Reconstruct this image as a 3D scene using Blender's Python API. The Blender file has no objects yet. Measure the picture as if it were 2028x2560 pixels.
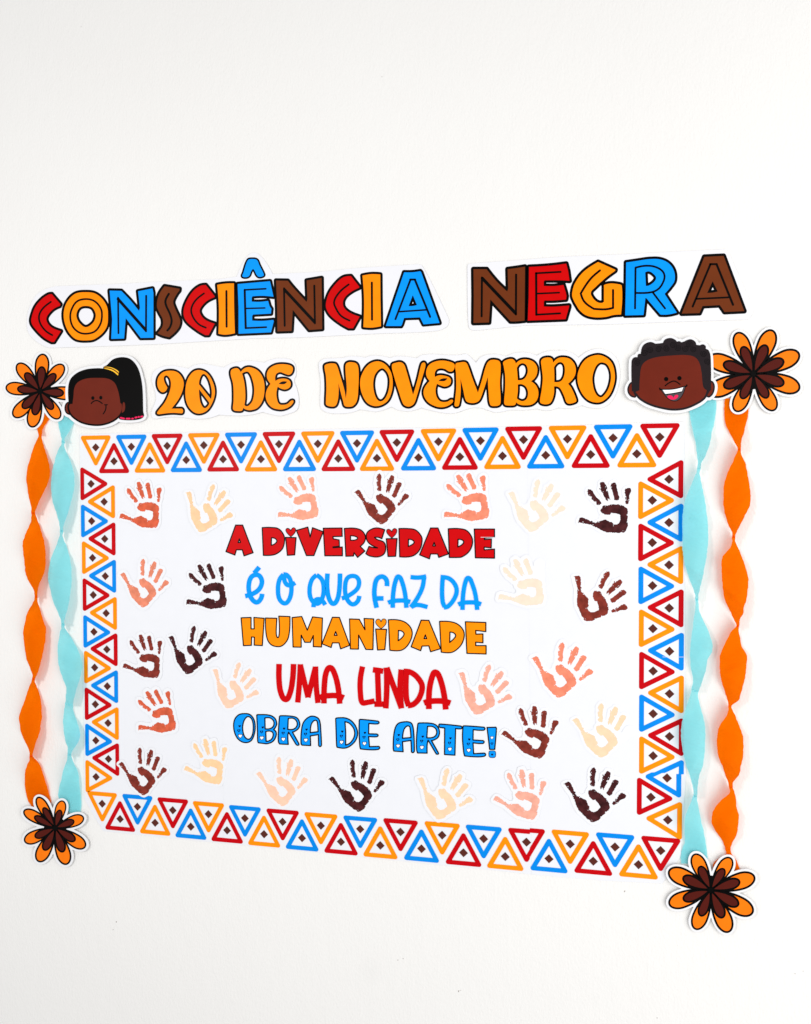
import bpy, math, random
import numpy as np
from mathutils import Vector, Matrix
from mathutils.geometry import delaunay_2d_cdt

random.seed(7)
rng = np.random.RandomState(11)
scene = bpy.context.scene
C = scene.collection

# ------------------------------------------------------------------ camera
PW, PH = 2028.0, 2560.0            # pixel frame the measurements were taken in
FPX = 2030.0                       # focal length in those pixels
YAW, PITCH, DIST = math.radians(11.6), math.radians(1.25), 1.62
cam_d = bpy.data.cameras.new('camera')
cam_d.sensor_fit = 'VERTICAL'
cam_d.sensor_height = 36.0
cam_d.sensor_width = 36.0
cam_d.lens = FPX / PH * 36.0
cam_d.clip_start = 0.02
cam_d.clip_end = 100
cam = bpy.data.objects.new('camera', cam_d)
C.objects.link(cam)
CAM_Z = 1.42
fwd = Vector((-math.sin(YAW) * math.cos(PITCH), math.cos(YAW) * math.cos(PITCH), -math.sin(PITCH)))
AIM = Vector((0, 0, CAM_Z))
CAM = AIM - fwd * DIST
right = fwd.cross(Vector((0, 0, 1))).normalized()
up = right.cross(fwd).normalized()
cam.matrix_world = Matrix(((right.x, up.x, -fwd.x, CAM.x), (right.y, up.y, -fwd.y, CAM.y),
                           (right.z, up.z, -fwd.z, CAM.z), (0, 0, 0, 1)))
scene.camera = cam

# ------------------------------------------------------------------ world + lamps
world = bpy.data.worlds.new('World')
scene.world = world
world.use_nodes = True
world.node_tree.nodes['Background'].inputs[0].default_value = (0.98, 0.99, 1.0, 1)
world.node_tree.nodes['Background'].inputs[1].default_value = 0.66


def area(name, loc, target, size, power, col):
    d = bpy.data.lights.new(name, 'AREA')
    d.shape = 'RECTANGLE'
    d.size, d.size_y = size
    d.energy = power
    d.color = col
    o = bpy.data.objects.new(name, d)
    C.objects.link(o)
    o.location = loc
    o.rotation_euler = (Vector(target) - Vector(loc)).to_track_quat('-Z', 'Y').to_euler()
    return o


area('window_light', (2.0, -1.7, 1.2), (0.2, 0, 1.15), (2.2, 2.6), 47, (1.0, 0.985, 0.96))
area('ceiling_light', (-1.1, -2.0, 1.7), (-0.1, 0, 1.25), (0.34, 0.34), 16, (1.0, 0.98, 0.95))

scene.view_settings.view_transform = 'Standard'
scene.view_settings.look = 'None'
scene.view_settings.gamma = 1
scene.view_settings.exposure = 0.0
scene.render.engine = 'CYCLES'
scene.cycles.max_bounces = 8
scene.cycles.use_denoising = True


# ------------------------------------------------------------------ wall coordinates
def V(px, py, h=0.0):
    """the point a distance h in front of the wall that was measured at (px, py)"""
    d = fwd * FPX + right * (px - PW / 2) - up * (py - PH / 2)
    t = (-h - CAM.y) / d.y
    return CAM + d * t


# ------------------------------------------------------------------ paths and distance fields
FR = {'1': (50, 620, 4.27), '2': (400, 620, 4.27), '3': (750, 600, 4.27), '4': (1150, 600, 4.27),
      '5': (1520, 600, 4.27), '6': (370, 860, 4.27), '7': (780, 840, 4.27), '8': (1160, 840, 4.27),
      '9': (0, 860, 4.27), 'B': (1540, 810, 3.5), 'N': (0, 1860, 3.416), 'M': (1300, 1860, 2.8467),
      'G': (180, 1060, 3.416), 'H': (600, 1060, 3.416), 'I': (1000, 1060, 3.416), 'J': (1400, 1040, 3.416),
      'K': (180, 1500, 3.416), 'L': (1300, 1500, 3.416), 'O': (560, 1600, 3.416), 'P': (900, 1600, 3.416),
      'Q': (590, 1500, 4.27), 'R': (850, 1500, 4.27), 'S': (570, 1760, 4.27), 'T': (900, 1780, 4.27),
      'U': (1400, 1905, 9.489), 'a': (30, 1030, 7.185), 'b': (30, 1300, 7.185), 'c': (30, 1560, 7.185),
      'd': (30, 1800, 7.185), 'e': (1680, 980, 5.9875), 'f': (1680, 1300, 5.9875), 'g': (1680, 1560, 5.9875),
      'h': (1680, 1840, 5.9875), 'p': (0, 0, 1.0), 'w': (0, 870, 4.88), 'x': (1768, 810, 3.754), 'y': (40, 1970, 4.88)}


def fpt(f, x, y):
    a, b, s = FR[f]
    return (a + x / s, b + y / s)


def parse(s, f, closed=True, step=1.2):
    """'x,y' is a corner, '~x,y' a smooth point, '@k' changes the measuring frame"""
    pts = []
    for tok in s.replace(';', ' ').split():
        if tok[0] == '@':
            f = tok[1]
            continue
        sm = tok[0] == '~'
        x, y = tok.lstrip('~').split(',')
        pts.append((fpt(f, float(x), float(y)), sm))
    n = len(pts)
    out = []
    P = [np.array(p[0]) for p in pts]
    S = [p[1] for p in pts]
    for i in range(n if closed else n - 1):
        a, b = P[i], P[(i + 1) % n]
        sa, sb = S[i], S[(i + 1) % n]
        L = np.linalg.norm(b - a)
        out.append(a)
        if not (sa or sb) or L < step:
            continue
        ta = (P[(i + 1) % n] - P[i - 1]) if sa and (closed or i > 0) else None
        tb = (P[(i + 2) % n] - P[i]) if sb and (closed or i + 2 < n) else None
        if ta is not None:
            ta = ta / (np.linalg.norm(ta) + 1e-9) * L
        if tb is not None:
            tb = tb / (np.linalg.norm(tb) + 1e-9) * L
        if ta is None:
            ta = (1.5 * (b - a) - 0.5 * tb) if tb is not None else b - a
        if tb is None:
            tb = 1.5 * (b - a) - 0.5 * ta
        k = max(2, int(L / step / 1.6))
        for j in range(1, k):
            t = j / k
            out.append((2 * t**3 - 3 * t**2 + 1) * a + (t**3 - 2 * t**2 + t) * ta
                       + (-2 * t**3 + 3 * t**2) * b + (t**3 - t**2) * tb)
    if not closed:
        out.append(P[-1])
    return np.array(out)


def ribbon_poly(line, w):
    """closed outline of an open stroke with flat ends"""
    n = len(line)
    L, R = [], []
    for i in range(n):
        d0 = line[i] - line[i - 1] if i > 0 else line[1] - line[0]
        d1 = line[i + 1] - line[i] if i < n - 1 else d0
        d0 = d0 / (np.linalg.norm(d0) + 1e-9)
        d1 = d1 / (np.linalg.norm(d1) + 1e-9)
        t = d0 + d1
        t = t / (np.linalg.norm(t) + 1e-9)
        nrm = np.array((-t[1], t[0]))
        k = 1 / max(0.5, abs(np.dot(nrm, np.array((-d0[1], d0[0])))))
        L.append(line[i] + nrm * w / 2 * k)
        R.append(line[i] - nrm * w / 2 * k)
    return np.array(L + R[::-1])


class Grid:
    def __init__(self, bbox, pad, res):
        x0, y0, x1, y1 = bbox
        self.x0, self.y0, self.res = x0 - pad, y0 - pad, res
        self.nx = int((x1 - x0 + 2 * pad) / res) + 2
        self.ny = int((y1 - y0 + 2 * pad) / res) + 2
        xs = self.x0 + np.arange(self.nx) * res
        ys = self.y0 + np.arange(self.ny) * res
        self.X, self.Y = np.meshgrid(xs, ys)


def bbox(polys):
    a = np.concatenate(polys)
    return (a[:, 0].min(), a[:, 1].min(), a[:, 0].max(), a[:, 1].max())


def sdf(polys, g, X=None, Y=None):
    """signed distance, positive inside (even-odd over all closed polys)"""
    X = g.X if X is None else X
    Y = g.Y if Y is None else Y
    D = np.full(X.shape, 1e18)
    ins = np.zeros(X.shape, bool)
    for p in polys:
        q = np.roll(p, -1, 0)
        for (ax, ay), (bx, by) in zip(p, q):
            ex, ey = bx - ax, by - ay
            l2 = ex * ex + ey * ey
            if l2 < 1e-12:
                continue
            wx, wy = X - ax, Y - ay
            t = np.clip((wx * ex + wy * ey) / l2, 0, 1)
            dx, dy = wx - ex * t, wy - ey * t
            np.minimum(D, dx * dx + dy * dy, out=D)
            if ay != by:
                c = ((ay <= Y) != (by <= Y)) & ((X - ax) < ex * (Y - ay) / ey)
                ins ^= c
    D = np.sqrt(D)
    return np.where(ins, D, -D)


def stroke_sdf(line, w, g, closed=False):
    X, Y = g.X, g.Y
    D = np.full(X.shape, 1e18)
    n = len(line)
    for i in range(n if closed else n - 1):
        ax, ay = line[i]
        bx, by = line[(i + 1) % n]
        ex, ey = bx - ax, by - ay
        l2 = ex * ex + ey * ey
        if l2 < 1e-12:
            continue
        wx, wy = X - ax, Y - ay
        t = np.clip((wx * ex + wy * ey) / l2, 0, 1)
        dx, dy = wx - ex * t, wy - ey * t
        np.minimum(D, dx * dx + dy * dy, out=D)
    return w / 2 - np.sqrt(D)


def contours(F, g, tol=0.1):
    """closed zero loops of a field (marching squares), thinned"""
    F = F.copy()
    F[F == 0] = -1e-6
    F[0, :] = F[-1, :] = -1
    F[:, 0] = F[:, -1] = -1
    I = F > 0
    code = (I[:-1, :-1] * 1 + I[:-1, 1:] * 2 + I[1:, 1:] * 4 + I[1:, :-1] * 8)
    js, is_ = np.nonzero((code > 0) & (code < 15))
    nxt, pos = {}, {}

    def edge(k, j, i):
        if k == 0:
            a, b = (j, i), (j, i + 1)
        elif k == 1:
            a, b = (j, i + 1), (j + 1, i + 1)
        elif k == 2:
            a, b = (j + 1, i), (j + 1, i + 1)
        else:
            a, b = (j, i), (j + 1, i)
        key = (a, b)
        if key not in pos:
            fa, fb = F[a], F[b]
            t = fa / (fa - fb)
            pos[key] = (g.x0 + g.res * (a[1] + (b[1] - a[1]) * t), g.y0 + g.res * (a[0] + (b[0] - a[0]) * t))
        return key
    T = {1: [(3, 0)], 2: [(0, 1)], 3: [(3, 1)], 4: [(1, 2)], 5: [(3, 0), (1, 2)], 6: [(0, 2)], 7: [(3, 2)],
         8: [(2, 3)], 9: [(2, 0)], 10: [(0, 1), (2, 3)], 11: [(2, 1)], 12: [(1, 3)], 13: [(1, 0)], 14: [(0, 3)]}
    for j, i in zip(js.tolist(), is_.tolist()):
        for s, e in T[int(code[j, i])]:
            nxt[edge(s, j, i)] = edge(e, j, i)
    loops = []
    while nxt:
        k0, k = next(iter(nxt.items()))
        del nxt[k0]
        loop = [pos[k0]]
        while k != k0 and k in nxt:
            loop.append(pos[k])
            k = nxt.pop(k)
        if len(loop) > 3:
            lp = thin(np.array(loop), tol * 1.0)
            if len(lp) >= 3:
                loops.append(lp)
    return loops


def thin(p, tol):
    n = len(p)
    if n < 8:
        return p
    a = 0
    b = int(np.argmax(((p - p[0]) ** 2).sum(1)))
    keep = np.zeros(n, bool)
    keep[a] = keep[b] = True
    st = [(a, b), (b, n)]
    while st:
        i, j = st.pop()
        if j - i < 2:
            continue
        A, B = p[i], p[j % n]
        d = B - A
        L = math.hypot(*d)
        q = p[i + 1:j] - A
        dist = np.abs(d[0] * q[:, 1] - d[1] * q[:, 0]) / L if L > 1e-9 else np.hypot(q[:, 0], q[:, 1])
        k = int(np.argmax(dist))
        if dist[k] > tol:
            m = i + 1 + k
            keep[m] = True
            st += [(i, m), (m, j)]
    return p[keep]


# ------------------------------------------------------------------ mesh from flat loops
def tessellate(loops):
    vs, es = [], []
    for lp in loops:
        b = len(vs)
        n = len(lp)
        vs += [Vector((float(x), float(y))) for x, y in lp]
        es += [(b + i, b + (i + 1) % n) for i in range(n)]
    r = delaunay_2d_cdt(vs, es, [], 1, 1e-6)
    v2 = [(v.x, v.y) for v in r[0]]
    fs = [list(f) for f in r[2]]
    if len(loops) > 1 and fs:            # even-odd test keeps the holes open
        cx = np.array([sum(v2[i][0] for i in f) / len(f) for f in fs])
        cy = np.array([sum(v2[i][1] for i in f) / len(f) for f in fs])
        ins = np.zeros(len(fs), bool)
        for lp in loops:
            for (ax, ay), (bx, by) in zip(lp, np.roll(lp, -1, 0)):
                if ay != by:
                    ins ^= ((ay <= cy) != (by <= cy)) & ((cx - ax) < (bx - ax) * (cy - ay) / (by - ay))
        fs = [f for f, k in zip(fs, ins) if k]
    return v2, fs


def flat_mesh(name, loops, place, origin, thick=0.0):
    """loops -> mesh; place(x, y) gives the world point of the top face, thick adds edge walls towards the wall"""
    v2, fs = tessellate(loops)
    vs = [place(x, y) - origin for x, y in v2]
    fs2 = []
    for f in fs:
        a, b, c = (vs[i] for i in f[:3])
        if (b - a).cross(c - a).y > 0:
            f = f[::-1]
        fs2.append(f)
    if thick > 0:
        for lp in loops:
            b = len(vs)
            n = len(lp)
            for x, y in lp:
                t = place(x, y) - origin
                vs.append(t)
                vs.append(t + Vector((0, thick, 0)))
            for i in range(n):
                j = (i + 1) % n
                fs2.append((b + 2 * i, b + 2 * i + 1, b + 2 * j + 1, b + 2 * j))
    me = bpy.data.meshes.new(name)
    me.from_pydata(vs, [], fs2)
    me.update()
    return me


# ------------------------------------------------------------------ materials
def lin(c):
    return tuple(((v / 255) / 12.92 if v / 255 < 0.04045 else ((v / 255 + 0.055) / 1.055) ** 2.4) for v in c) + (1,)


MATS = {}


def ink(name, rgb, rough=0.42, vary=0.05, spec=0.07, grain=34):
    if name in MATS:
        return MATS[name]
    m = bpy.data.materials.new(name)
    m.use_nodes = True
    nt = m.node_tree
    b = nt.nodes['Principled BSDF']
    b.inputs['Roughness'].default_value = rough
    b.inputs['Specular IOR Level'].default_value = spec
    tc = nt.nodes.new('ShaderNodeTexCoord')
    no = nt.nodes.new('ShaderNodeTexNoise')
    no.inputs['Scale'].default_value = grain
    no.inputs['Detail'].default_value = 4
    nt.links.new(tc.outputs['Object'], no.inputs['Vector'])
    ra = nt.nodes.new('ShaderNodeMapRange')
    ra.inputs['From Min'].default_value = 0.3
    ra.inputs['From Max'].default_value = 0.7
    ra.inputs['To Min'].default_value = 1 - vary
    ra.inputs['To Max'].default_value = 1 + vary
    nt.links.new(no.outputs['Fac'], ra.inputs['Value'])
    mx = nt.nodes.new('ShaderNodeVectorMath')
    mx.operation = 'SCALE'
    mx.inputs[0].default_value = lin(rgb)[:3]
    nt.links.new(ra.outputs['Result'], mx.inputs['Scale'])
    nt.links.new(mx.outputs['Vector'], b.inputs['Base Color'])
    MATS[name] = m
    return m


def bump(m, scale, dist, strength, detail=4, stretch=(1, 1, 1)):
    nt = m.node_tree
    b = nt.nodes['Principled BSDF']
    tc = nt.nodes.new('ShaderNodeTexCoord')
    mp = nt.nodes.new('ShaderNodeMapping')
    mp.inputs['Scale'].default_value = stretch
    no = nt.nodes.new('ShaderNodeTexNoise')
    no.inputs['Scale'].default_value = scale
    no.inputs['Detail'].default_value = detail
    bu = nt.nodes.new('ShaderNodeBump')
    bu.inputs['Distance'].default_value = dist
    bu.inputs['Strength'].default_value = strength
    nt.links.new(tc.outputs['Object'], mp.inputs['Vector'])
    nt.links.new(mp.outputs['Vector'], no.inputs['Vector'])
    nt.links.new(no.outputs['Fac'], bu.inputs['Height'])
    nt.links.new(bu.outputs['Normal'], b.inputs['Normal'])


RED = ink('red_ink', (200, 0, 2))
ORANGE = ink('orange_ink', (255, 140, 0))
BLUE = ink('blue_ink', (0, 146, 248))
BROWN = ink('brown_ink', (106, 48, 18))
BLACK = ink('black_ink', (3, 2, 2), rough=0.38, spec=0.06)
TRI_BLUE = ink('border_blue_ink', (0, 132, 226))
TRI_RED = ink('border_red_ink', (190, 0, 12))
TRI_ORANGE = ink('border_orange_ink', (255, 140, 4))
DIAMOND = ink('diamond_brown_ink', (86, 40, 32))
SKIN = ink('face_brown_ink', (104, 34, 20))
PINK = ink('pink_ink', (232, 34, 88))
YELLOW = ink('yellow_ink', (252, 196, 50))
WHITE = ink('white_print', (244, 244, 246), vary=0.01, grain=70)
GREY = ink('mouth_grey_ink', (74, 70, 74))
HAIR = ink('hair_black_ink', (3, 2, 2), spec=0.05)
CURLY = ink('curly_hair_ink', (34, 27, 30))
CURL = ink('curl_line_ink', (14, 10, 12))
F_ORANGE = ink('flower_orange_ink', (246, 120, 10))
F_BROWN = ink('flower_brown_ink', (80, 22, 14))
PAPER = ink('banner_paper', (229, 229, 234), rough=0.5, vary=0.008)
SHEET = ink('poster_paper', (227, 228, 233), rough=0.48, vary=0.008)
CARD = ink('cutout_paper', (229, 229, 232), rough=0.45, vary=0.006)
HCARD = ink('handprint_paper', (229, 230, 234), rough=0.48, vary=0.006)
bump(SHEET, 3.0, 0.004, 0.25, 1)
bump(PAPER, 4.0, 0.004, 0.25, 1)

# ------------------------------------------------------------------ objects
def link(name, me, mat, parent=None, loc=None):
    o = bpy.data.objects.new(name, me)
    C.objects.link(o)
    if mat is not None:
        if len(me.materials) == 0:
            me.materials.append(mat)
        else:
            o.material_slots[0].link = 'OBJECT'
            o.material_slots[0].material = mat
    if parent is not None:
        o.parent = parent
    if loc is not None:
        o.location = loc
    return o


def tag(o, label, cat, group=None):
    o['label'] = label
    o['category'] = cat
    if group:
        o['group'] = group
    return o


class Thing:
    """an Empty on the wall that carries its flat pieces; h is the height of its paper above the wall"""

    def __init__(self, name, px, py, h, label, cat, group=None, tilt=(0, 0)):
        self.px, self.py, self.h, self.tilt = px, py, h, tilt
        self.org = V(px, py, h)
        e = bpy.data.objects.new(name, None)
        e.empty_display_size = 0.02
        C.objects.link(e)
        e.location = self.org
        tag(e, label, cat, group)
        self.e = e

    def place(self, dz):
        def f(x, y):
            ax, az = self.tilt[0] / 0.0008, -self.tilt[1] / 0.0008      # a flat, slightly leaning sheet
            d = fwd * FPX + right * (x - PW / 2) - up * (y - PH / 2)
            c = self.h + dz + ax * (CAM.x - self.org.x) + az * (CAM.z - self.org.z)
            return CAM + d * (-(CAM.y + c) / (d.y + ax * d.x + az * d.z))
        return f

    def add(self, name, loops, mat, dz, parent=None, thick=0.0):
        me = flat_mesh(name, loops, self.place(dz), self.org, thick)
        return link(name, me, mat, parent or self.e)


LAYER = 0.00016      # a film of ink

# ------------------------------------------------------------------ wall
m = bpy.data.materials.new('painted_plaster')
m.use_nodes = True
nt = m.node_tree
bs = nt.nodes['Principled BSDF']
bs.inputs['Roughness'].default_value = 0.62
bs.inputs['Specular IOR Level'].default_value = 0.3
tc = nt.nodes.new('ShaderNodeTexCoord')
n1 = nt.nodes.new('ShaderNodeTexNoise'); n1.inputs['Scale'].default_value = 1.6; n1.inputs['Detail'].default_value = 3
n2 = nt.nodes.new('ShaderNodeTexNoise'); n2.inputs['Scale'].default_value = 230; n2.inputs['Detail'].default_value = 3
n3 = nt.nodes.new('ShaderNodeTexNoise'); n3.inputs['Scale'].default_value = 40; n3.inputs['Detail'].default_value = 5
mp = nt.nodes.new('ShaderNodeMapping'); mp.inputs['Scale'].default_value = (1, 1, 0.55)
cr = nt.nodes.new('ShaderNodeMix'); cr.data_type = 'RGBA'
cr.inputs[6].default_value = lin((231, 229, 227))
cr.inputs[7].default_value = lin((235, 234, 232))
nt.links.new(tc.outputs['Object'], n1.inputs['Vector'])
nt.links.new(n1.outputs['Fac'], cr.inputs[0])
ds = nt.nodes.new('ShaderNodeVectorMath'); ds.operation = 'DISTANCE'
ds.inputs[1].default_value = V(925, 2427)
n4 = nt.nodes.new('ShaderNodeTexNoise'); n4.inputs['Scale'].default_value = 45
fa = nt.nodes.new('ShaderNodeMapRange'); fa.inputs['From Min'].default_value = 0.0; fa.inputs['From Max'].default_value = 0.035
fa.inputs['To Min'].default_value = 0.09; fa.inputs['To Max'].default_value = 0.0
mu = nt.nodes.new('ShaderNodeMath'); mu.operation = 'MULTIPLY'
st = nt.nodes.new('ShaderNodeMix'); st.data_type = 'RGBA'
st.inputs[7].default_value = lin((150, 146, 146))
nt.links.new(tc.outputs['Object'], ds.inputs[0])
nt.links.new(tc.outputs['Object'], n4.inputs['Vector'])
nt.links.new(ds.outputs['Value'], fa.inputs['Value'])
nt.links.new(fa.outputs['Result'], mu.inputs[0])
nt.links.new(n4.outputs['Fac'], mu.inputs[1])
nt.links.new(mu.outputs[0], st.inputs[0])
nt.links.new(cr.outputs[2], st.inputs[6])
nt.links.new(st.outputs[2], bs.inputs['Base Color'])
nt.links.new(tc.outputs['Object'], mp.inputs['Vector'])
nt.links.new(mp.outputs['Vector'], n2.inputs['Vector'])
nt.links.new(mp.outputs['Vector'], n3.inputs['Vector'])
ad = nt.nodes.new('ShaderNodeMath'); ad.operation = 'MULTIPLY_ADD'; ad.inputs[1].default_value = 1.2
nt.links.new(n3.outputs['Fac'], ad.inputs[0])
nt.links.new(n2.outputs['Fac'], ad.inputs[2])
bu = nt.nodes.new('ShaderNodeBump'); bu.inputs['Distance'].default_value = 0.0013; bu.inputs['Strength'].default_value = 0.6
nt.links.new(ad.outputs[0], bu.inputs['Height'])
nt.links.new(bu.outputs['Normal'], bs.inputs['Normal'])
me = bpy.data.meshes.new('wall')
me.from_pydata([(-7, 0, -3), (6, 0, -3), (6, 0, 6), (-7, 0, 6),
                (-7, 0.12, -3), (6, 0.12, -3), (6, 0.12, 6), (-7, 0.12, 6)], [],
               [(0, 1, 2, 3), (7, 6, 5, 4), (0, 3, 7, 4), (1, 5, 6, 2), (3, 2, 6, 7), (0, 4, 5, 1)])
wall = link('wall', me, m)
wall['kind'] = 'structure'
wall['label'] = 'off white painted plaster wall behind the display'
CHIP = ink('bare_plaster', (150, 143, 137))
for cx, cy, rr in ((1147, 2478, 2.6), (1152, 2476, 1.2), (1562, 2228, 2.4), (291, 2305, 1.8), (283, 2324, 1.6), (995, 2400, 1.4), (1008, 2397, 1.5),
                   (1988, 2434, 1.4), (2008, 2428, 1.2), (1643, 2545, 1.4), (955, 192, 1.3), (203, 66, 1.2)):
    an = np.linspace(0, 2 * math.pi, 9, endpoint=False)
    pr = rr * rng.uniform(0.5, 1.2, 9)
    lp = np.stack([cx + pr * np.cos(an) * 0.7, cy + pr * np.sin(an)], 1)
    link('paint_chip', flat_mesh('paint_chip', [lp], lambda x, y: V(x, y, 0.0003), Vector((0, 0, 0))), CHIP, wall)


# ------------------------------------------------------------------ letters
def outlined(T, f, d, mat, grow, inl=(), black=(), mat_line=BLACK, name='letter', parent=None):
    grow += 0.5
    """a printed letter: colour fill + its dark contour (+ inline strokes)"""
    polys = [parse(s, f) for s in d]
    g = Grid(bbox(polys), grow + 3, 0.7)
    D = sdf(polys, g)
    fill = T.add(name, polys, mat, 2 * LAYER, parent)
    T.add('contour', contours(D + grow, g), mat_line, LAYER, fill)
    for s, w in inl:
        cl = s.startswith('o')
        ln = parse(s[1:] if cl else s, f, closed=cl)
        w += 4.2
        gg = Grid(bbox([ln]), w / 4.27 + 2, 0.5)
        T.add('inline_stroke', contours(stroke_sdf(ln, w / 4.27, gg, cl), gg, 0.08), mat_line, 3 * LAYER, fill)
    for s in black:
        T.add('inline_stroke', [parse(s, f)], mat_line, 3 * LAYER, fill)
    return fill, contours(D + grow, g)


T1 = Thing('title_banner', 590, 770, 0.0016, 'long white paper banner reading CONSCIÊNCIA in multicoloured block letters', 'banner',
           'paper lettering banners', (0, 0.0000015))
T1.add('backing_paper', [parse('@1 ~75,760 ~100,640 ~160,520 ~250,450 380,408 1000,385 @2 0,360 650,330 820,305 ~870,190 '
       '~930,90 ~1000,48 ~1060,70 ~1130,150 1205,278 1700,255 @3 600,300 1260,258 ~1310,280 1570,800 ~1590,870 ~1560,930 '
       '~1450,970 900,995 0,1040 @2 1000,965 0,1025 @1 1000,1045 350,1065 ~280,1055 ~180,1000 ~90,900', '1')], PAPER, 0, thick=0.0009)
W1 = 24 / 4.27
outlined(T1, '1', ['340,492 432,600 425,618 ~360,650 ~305,705 ~282,755 ~300,810 ~350,855 438,888 365,1003 340,1003 ~250,950 ~150,845 '
                   '~122,790 ~128,730 ~165,630 ~230,550 ~300,500'], RED, W1, [('330,575 ~245,645 ~205,720 ~215,800 ~270,880 345,930', 15)])
outlined(T1, '1', ['~705,472 ~800,485 ~880,545 ~930,630 ~940,720 ~930,830 ~880,910 ~800,970 ~740,985 ~620,980 ~560,945 ~500,860 '
                   '~468,740 ~480,630 ~530,540 ~600,485',
                   '~705,618 ~770,635 ~805,690 ~808,740 ~780,800 ~705,845 ~640,805 ~605,740 ~610,680 ~645,632'], ORANGE, W1,
         [('o~710,545 ~800,570 ~865,650 ~875,740 ~855,820 ~800,890 ~710,915 ~630,900 ~565,840 ~538,750 ~550,660 ~610,570', 16)])
outlined(T1, '1', ['958,455 1082,458 ~1180,560 1272,672 1282,640 1262,462 1415,432 1425,480 1425,958 1290,960 1130,748 1112,966 975,970 985,760'],
         BLUE, W1, [('1052,910 1048,530', 15), ('1048,545 1342,875', 28), ('1346,890 1348,510', 16)])
outlined(T1, '2', ['50,408 210,435 208,455 ~175,500 ~142,575 ~160,640 ~215,770 ~205,840 ~160,900 100,952 ~30,935 -25,910 ~0,880 ~30,830 '
                   '~30,760 ~0,700 ~-32,620 ~-10,500'], BROWN, W1, [('95,490 ~60,560 ~65,610 ~110,710 ~125,780 ~110,840 80,880', 18)])
outlined(T1, '2', ['490,395 585,515 582,525 ~510,560 ~455,610 ~425,665 ~440,720 ~490,770 585,808 520,930 485,930 ~400,880 ~290,790 '
                   '~255,720 ~258,640 ~300,540 ~360,455 ~430,405'], RED, W1, [('470,485 ~380,560 ~335,650 ~350,730 ~410,810 490,850', 15)])
outlined(T1, '2', ['612,393 ~700,380 790,378 ~792,640 800,910 ~700,925 625,915 ~630,640'], ORANGE, W1, [('710,460 712,840', 18)])
fl, _ = outlined(T1, '2', ['830,385 ~1000,370 1175,355 1190,420 1212,520 ~1100,510 990,515 980,530 980,572 ~1060,575 1155,565 1170,620 1190,650 '
                   '1185,700 ~1090,705 995,710 985,725 985,775 ~1090,778 1212,768 1215,785 1185,900 840,915 840,640'], BLUE, W1,
         [('1130,435 903,447', 14), ('905,447 916,855', 19), ('916,855 1135,845', 15), ('925,645 1120,640', 12)])
cpoly = ['~940,130 ~985,118 ~1035,128 ~1060,180 ~1110,285 ~1100,300 ~1060,308 ~1035,290 ~1010,240 995,222 ~975,245 ~950,300 ~905,312 ~880,300 ~890,270']
pp = [parse(s, '2') for s in cpoly]
gg = Grid(bbox(pp), 8, 0.7)
T1.add('circumflex', pp, BLUE, 2 * LAYER, fl)
T1.add('circumflex_contour', contours(sdf(pp, gg) + 4.4, gg), BLACK, LAYER, fl)
outlined(T1, '2', ['1240,348 1365,350 ~1430,430 1565,575 1575,545 1567,347 1726,320 1732,865 1594,875 1418,660 1405,885 1255,890 1252,640'],
         BROWN, W1, [('1332,830 1325,430', 16), ('1330,445 1650,790', 28), ('1655,805 1648,402', 16)])
outlined(T1, '3', ['545,385 635,500 632,510 ~560,545 ~490,600 ~460,660 ~470,720 ~530,775 638,818 568,942 520,942 ~430,890 ~330,810 ~285,740 '
                   '~278,680 ~310,570 ~380,470 ~460,400'], RED, W1, [('520,475 ~420,560 ~365,660 ~390,740 ~440,810 530,860', 16)])
outlined(T1, '3', ['668,380 ~760,365 858,368 ~860,640 865,920 ~770,935 678,930 ~685,640'], ORANGE, W1, [('768,455 770,850', 18)])
outlined(T1, '3', ['1113,345 ~1200,345 1285,333 1295,345 1490,885 1320,900 1283,826 1112,832 1090,900 1080,918 918,918',
                   '1205,588 1250,695 ~1200,705 1160,705'], BLUE, W1,
         [('1020,845 1180,425', 17), ('1178,422 1230,422', 18), ('1228,425 1390,820', 19), ('1065,765 1355,745', 14)])

T2 = Thing('title_banner', 1520, 730, 0.0016, 'white paper banner reading NEGRA in five multicoloured block letters', 'banner', 'paper lettering banners')
T2.add('backing_paper', [parse('@4 80,300 ~90,260 ~150,250 480,225 1080,180 1700,155 @5 400,140 1265,98 1300,150 1540,700 ~1555,760 ~1500,840 ~1400,850 '
       '800,870 0,900 @4 700,910 180,965 ~110,950 ~90,880', '4')], PAPER, 0, thick=0.0009)
W2 = 26 / 4.27
outlined(T2, '4', ['145,312 285,312 ~390,440 505,550 515,520 510,312 ~600,300 695,285 690,860 ~600,868 540,868 325,635 310,880 145,885 148,600'],
         BROWN, W2, [('232,815 235,400', 17), ('240,410 592,780', 30), ('598,795 600,370', 18)])
outlined(T2, '4', ['738,288 ~950,275 1135,253 1155,330 1170,435 ~1080,430 905,430 895,445 895,490 ~1000,492 1105,480 1130,560 1138,600 1132,635 '
                   '~1000,645 905,645 895,660 895,710 ~1000,712 1165,700 1165,715 1128,845 725,860 735,600'], RED, W2,
         [('1075,340 810,355', 16), ('814,355 816,797', 20), ('816,797 1070,783', 16), ('830,572 1060,562', 14)])
outlined(T2, '4', ['1475,235 1660,318 1655,330 ~1560,400 ~1450,500 ~1398,560 ~1420,620 ~1470,665 1520,672 1538,660 1538,480 ~1600,465 ~1680,470 '
                   '~1727,490 1720,795 ~1640,800 ~1560,820 ~1440,825 ~1340,800 1270,740 ~1205,620 ~1200,560 ~1230,460 ~1320,340'], ORANGE, W2,
         [('1495,325 ~1390,420 1290,570 ~1330,660 1430,735 ~1550,740 1635,725 1635,535', 19)])
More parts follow.
